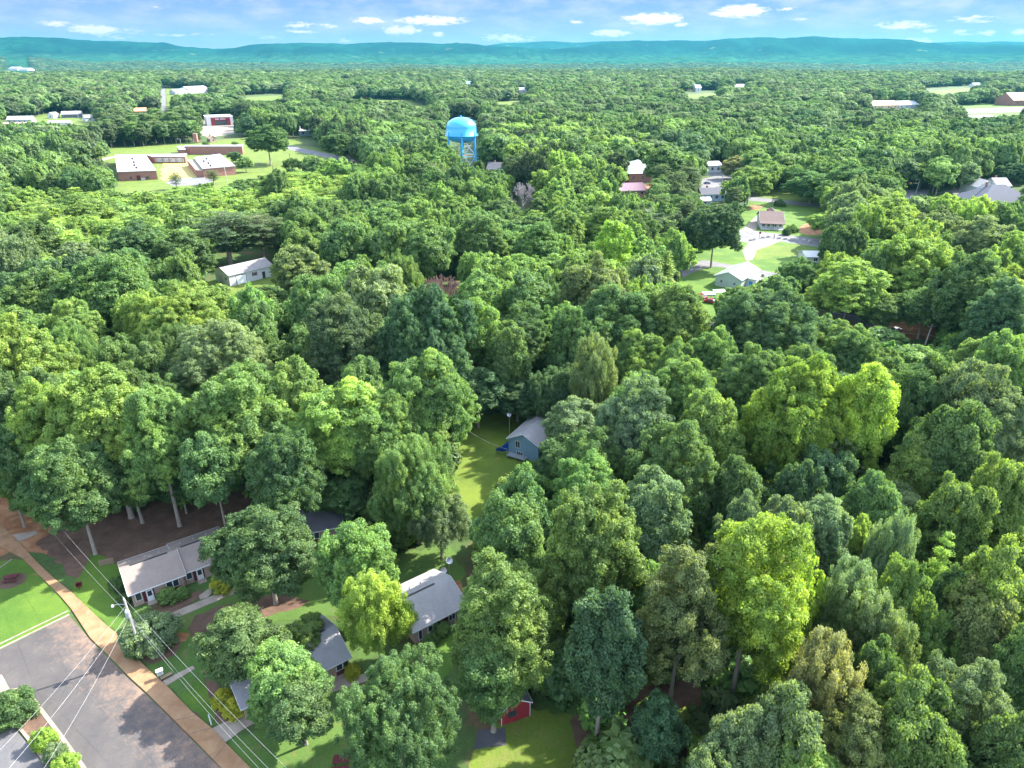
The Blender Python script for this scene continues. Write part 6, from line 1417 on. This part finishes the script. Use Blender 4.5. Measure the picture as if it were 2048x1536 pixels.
# ------------------------------------------------------------------ shrubs and special trees
def shrub(px, py, w, h, tint, label, style='small', name='shrub', cat='shrub', grp=None):
    b = g(px, py); s = proj(b.x, b.y, h/2)[2]; r = w/2*s/FPX; pr_ = proto(style, *SPEC[style][0], 0, 41 if style == 'small' else 11)
    # a shrub is leafy to the ground
    e = thing(name, label, cat, (b.x, b.y, 0), random.Random(px).uniform(0, 6.28), grp)
    key = ('shrub', px % 3)
    if key not in PROTO:
        P, Nn, V, limbs = crown_pts('round', 2.0, 1.6, 50 + px % 3, 0.42, 95, 0.2); P = P + np.array([0, 0, 1.25]); P = P[P[:, 2] > 0.02] if False else P
        P[:, 2] = np.maximum(P[:, 2], 0.05); LV, LF, LA = leaves(P, Nn, V, 0.19, np.random.RandomState(3)); m = np_mesh('foliage', LV, LF, LA, [LEAF])
        st = MB()
        for k in range(7): st.tube((0, 0, -0.1), (1.2*math.cos(k*0.9), 1.2*math.sin(k*0.9), 1.5), 0.05, 0.02, 5)
        sm = st.mesh('stems'); sm.materials.append(BARK); PROTO[key] = (m, sm)
    m, sm = PROTO[key]; e.scale = (r/2.0, r/2.0, h/2.9); c_ = TINT[tint]
    co = bpy.data.objects.new('foliage', m); co.color = (*c_, 1); COL.objects.link(co); co.parent = e
    so = bpy.data.objects.new('stems', sm); COL.objects.link(so); so.parent = e; return e
shrub(240,1180,34,2.0,'G2','rounded green shrub at the left end wall of the duplex')
shrub(250,1206,24,1.6,'G2','low green shrub at the left front corner of the duplex')
shrub(337,1203,36,2.0,'G1','larger green shrub in front of the duplex, beside the first door')
shrub(366,1195,26,1.6,'G1','smaller green shrub in front of the duplex, right of the larger one')
shrub(443,1178,36,1.9,'YY','golden yellow shrub by the second white door of the duplex')
shrub(436,1182,22,1.2,'G1','small green shrub at the foot of the golden yellow shrub by the duplex')
shrub(310,1290,96,4.6,'S','wide dark crape myrtle behind the utility pole', name='crape_myrtle')
shrub(280,1308,44,1.9,'G2','clipped round green bush at the base of the utility pole')
shrub(285,1238,34,1.4,'G1','low light green bush between duplex and crape myrtle')
shrub(450,1410,38,2.2,'YY','upper golden yellow shrub near the driveway')
shrub(474,1428,42,2.2,'YY','lower golden yellow shrub beside the driveway')
shrub(705,1352,30,1.6,'YY','small golden yellow shrub under the yellow green feathery tree')
shrub(30,1436,76,3.6,'G2','large dark green shrub at the head of the planting island')
shrub(93,1492,44,2.2,'Y','bright yellow green shrub in the planting island')
shrub(117,1520,40,2.4,'S','spiky grey green shrub in the planting island')
shrub(136,1542,46,2.2,'Y','second bright shrub of the planting island, at the bottom edge')
shrub(880,1268,36,1.8,'G1','green shrub in front of the maroon panel of the grey roofed cottage')
shrub(1027,985,40,2.5,'LG','low light shrub at the edge of the blue house lawn')
shrub(862,1296,30,2.2,'G2','dark shrub beside the patio of the grey roofed cottage')
for k, (x, y, w_) in enumerate([(1572,470,16),(1584,464,22),(1560,412,20)]):
    shrub(x, y, w_, 3.0, ['G3','G1','G2'][k], ['dark shrub at the corner of the brown roofed house','bright shrub right of the brown roofed house','shrub on the grass behind the brown roofed house'][k])
shrub(412,290,12,2.5,'G2','small bush on the lawn behind the school chimney'); shrub(470,289,12,2.5,'G1','small bush behind the school, right of the tiny hut')

def dead_tree(px, top, w, h, label, mat, seed):
    x, y, r, hz = solve(px, top, w, h, 'oak'); e = thing('dead_tree', label, 'tree', (x, y, 0)); rnd = random.Random(seed)
    MB().path([(0, 0, 0), (0.3, 0, h*0.3), (0, 0.2, h*0.55)], 0.4, 0.25, 8).build('trunk', mat, e)
    cr = MB()
    def grow(p, d, ln, rad, dep):
        q = p + d*ln; cr.tube(p, q, rad, max(0.035, rad*0.65), 5 if dep > 3 else 3, cap=False)
        if dep == 0: return
        for _ in range(3 if dep > 1 else 4):
            nd = (d + Vector((rnd.uniform(-1, 1), rnd.uniform(-1, 1), rnd.uniform(-.35, .7)))*0.62).normalized(); grow(q, nd, ln*rnd.uniform(.62, .85), rad*0.62, dep-1)
    for k in range(9):
        a = k*2.4; grow(Vector((0, 0.1, h*rnd.uniform(.36, .55))), Vector((math.cos(a)*0.9, math.sin(a)*0.9, rnd.uniform(.3, 1.3))).normalized(), r*0.36, 0.16, 5)
    mz = max(q[2] for q in cr.v); mr = sorted(math.hypot(q[0], q[1]) for q in cr.v)[int(len(cr.v)*0.97)]; z0 = h*0.36
    cr.v = [(q[0]*r/mr, q[1]*r/mr, q[2] if q[2] < z0 else z0 + (q[2]-z0)*(h-z0)/(mz-z0)) for q in cr.v]
    cr.build('branches', mat, e)
dead_tree(882,548,100,25,'reddish brown dead tree between the sage and bright green crowns, left of centre', simple('red_twigs', (0.17, 0.095, 0.085), 0.95, var=0.3), 3)
dead_tree(1045,366,52,20,'grey leafless dead tree in the wood below the water tower', simple('grey_twigs', (0.30, 0.27, 0.27), 0.95, var=0.3), 5)

# ------------------------------------------------------------------ air
hz_ = MB().box(-21500, 21500, -21000, 21500, -70, 520).build('haze', bpy.data.materials.new('haze_air')); hz_['kind'] = 'stuff'; hz_['label'] = 'thin blue summer haze over the valley'
hm = hz_.data.materials[0]; hm.use_nodes = True; ht = hm.node_tree; ht.nodes.clear(); ho = ht.nodes.new('ShaderNodeOutputMaterial'); pv = ht.nodes.new('ShaderNodeVolumePrincipled')
pv.inputs['Color'].default_value = (0.065, 0.30, 0.39, 1); pv.inputs['Density'].default_value = 0.000048; pv.inputs['Anisotropy'].default_value = 0.2
ht.links.new(pv.outputs[0], ho.inputs['Volume'])
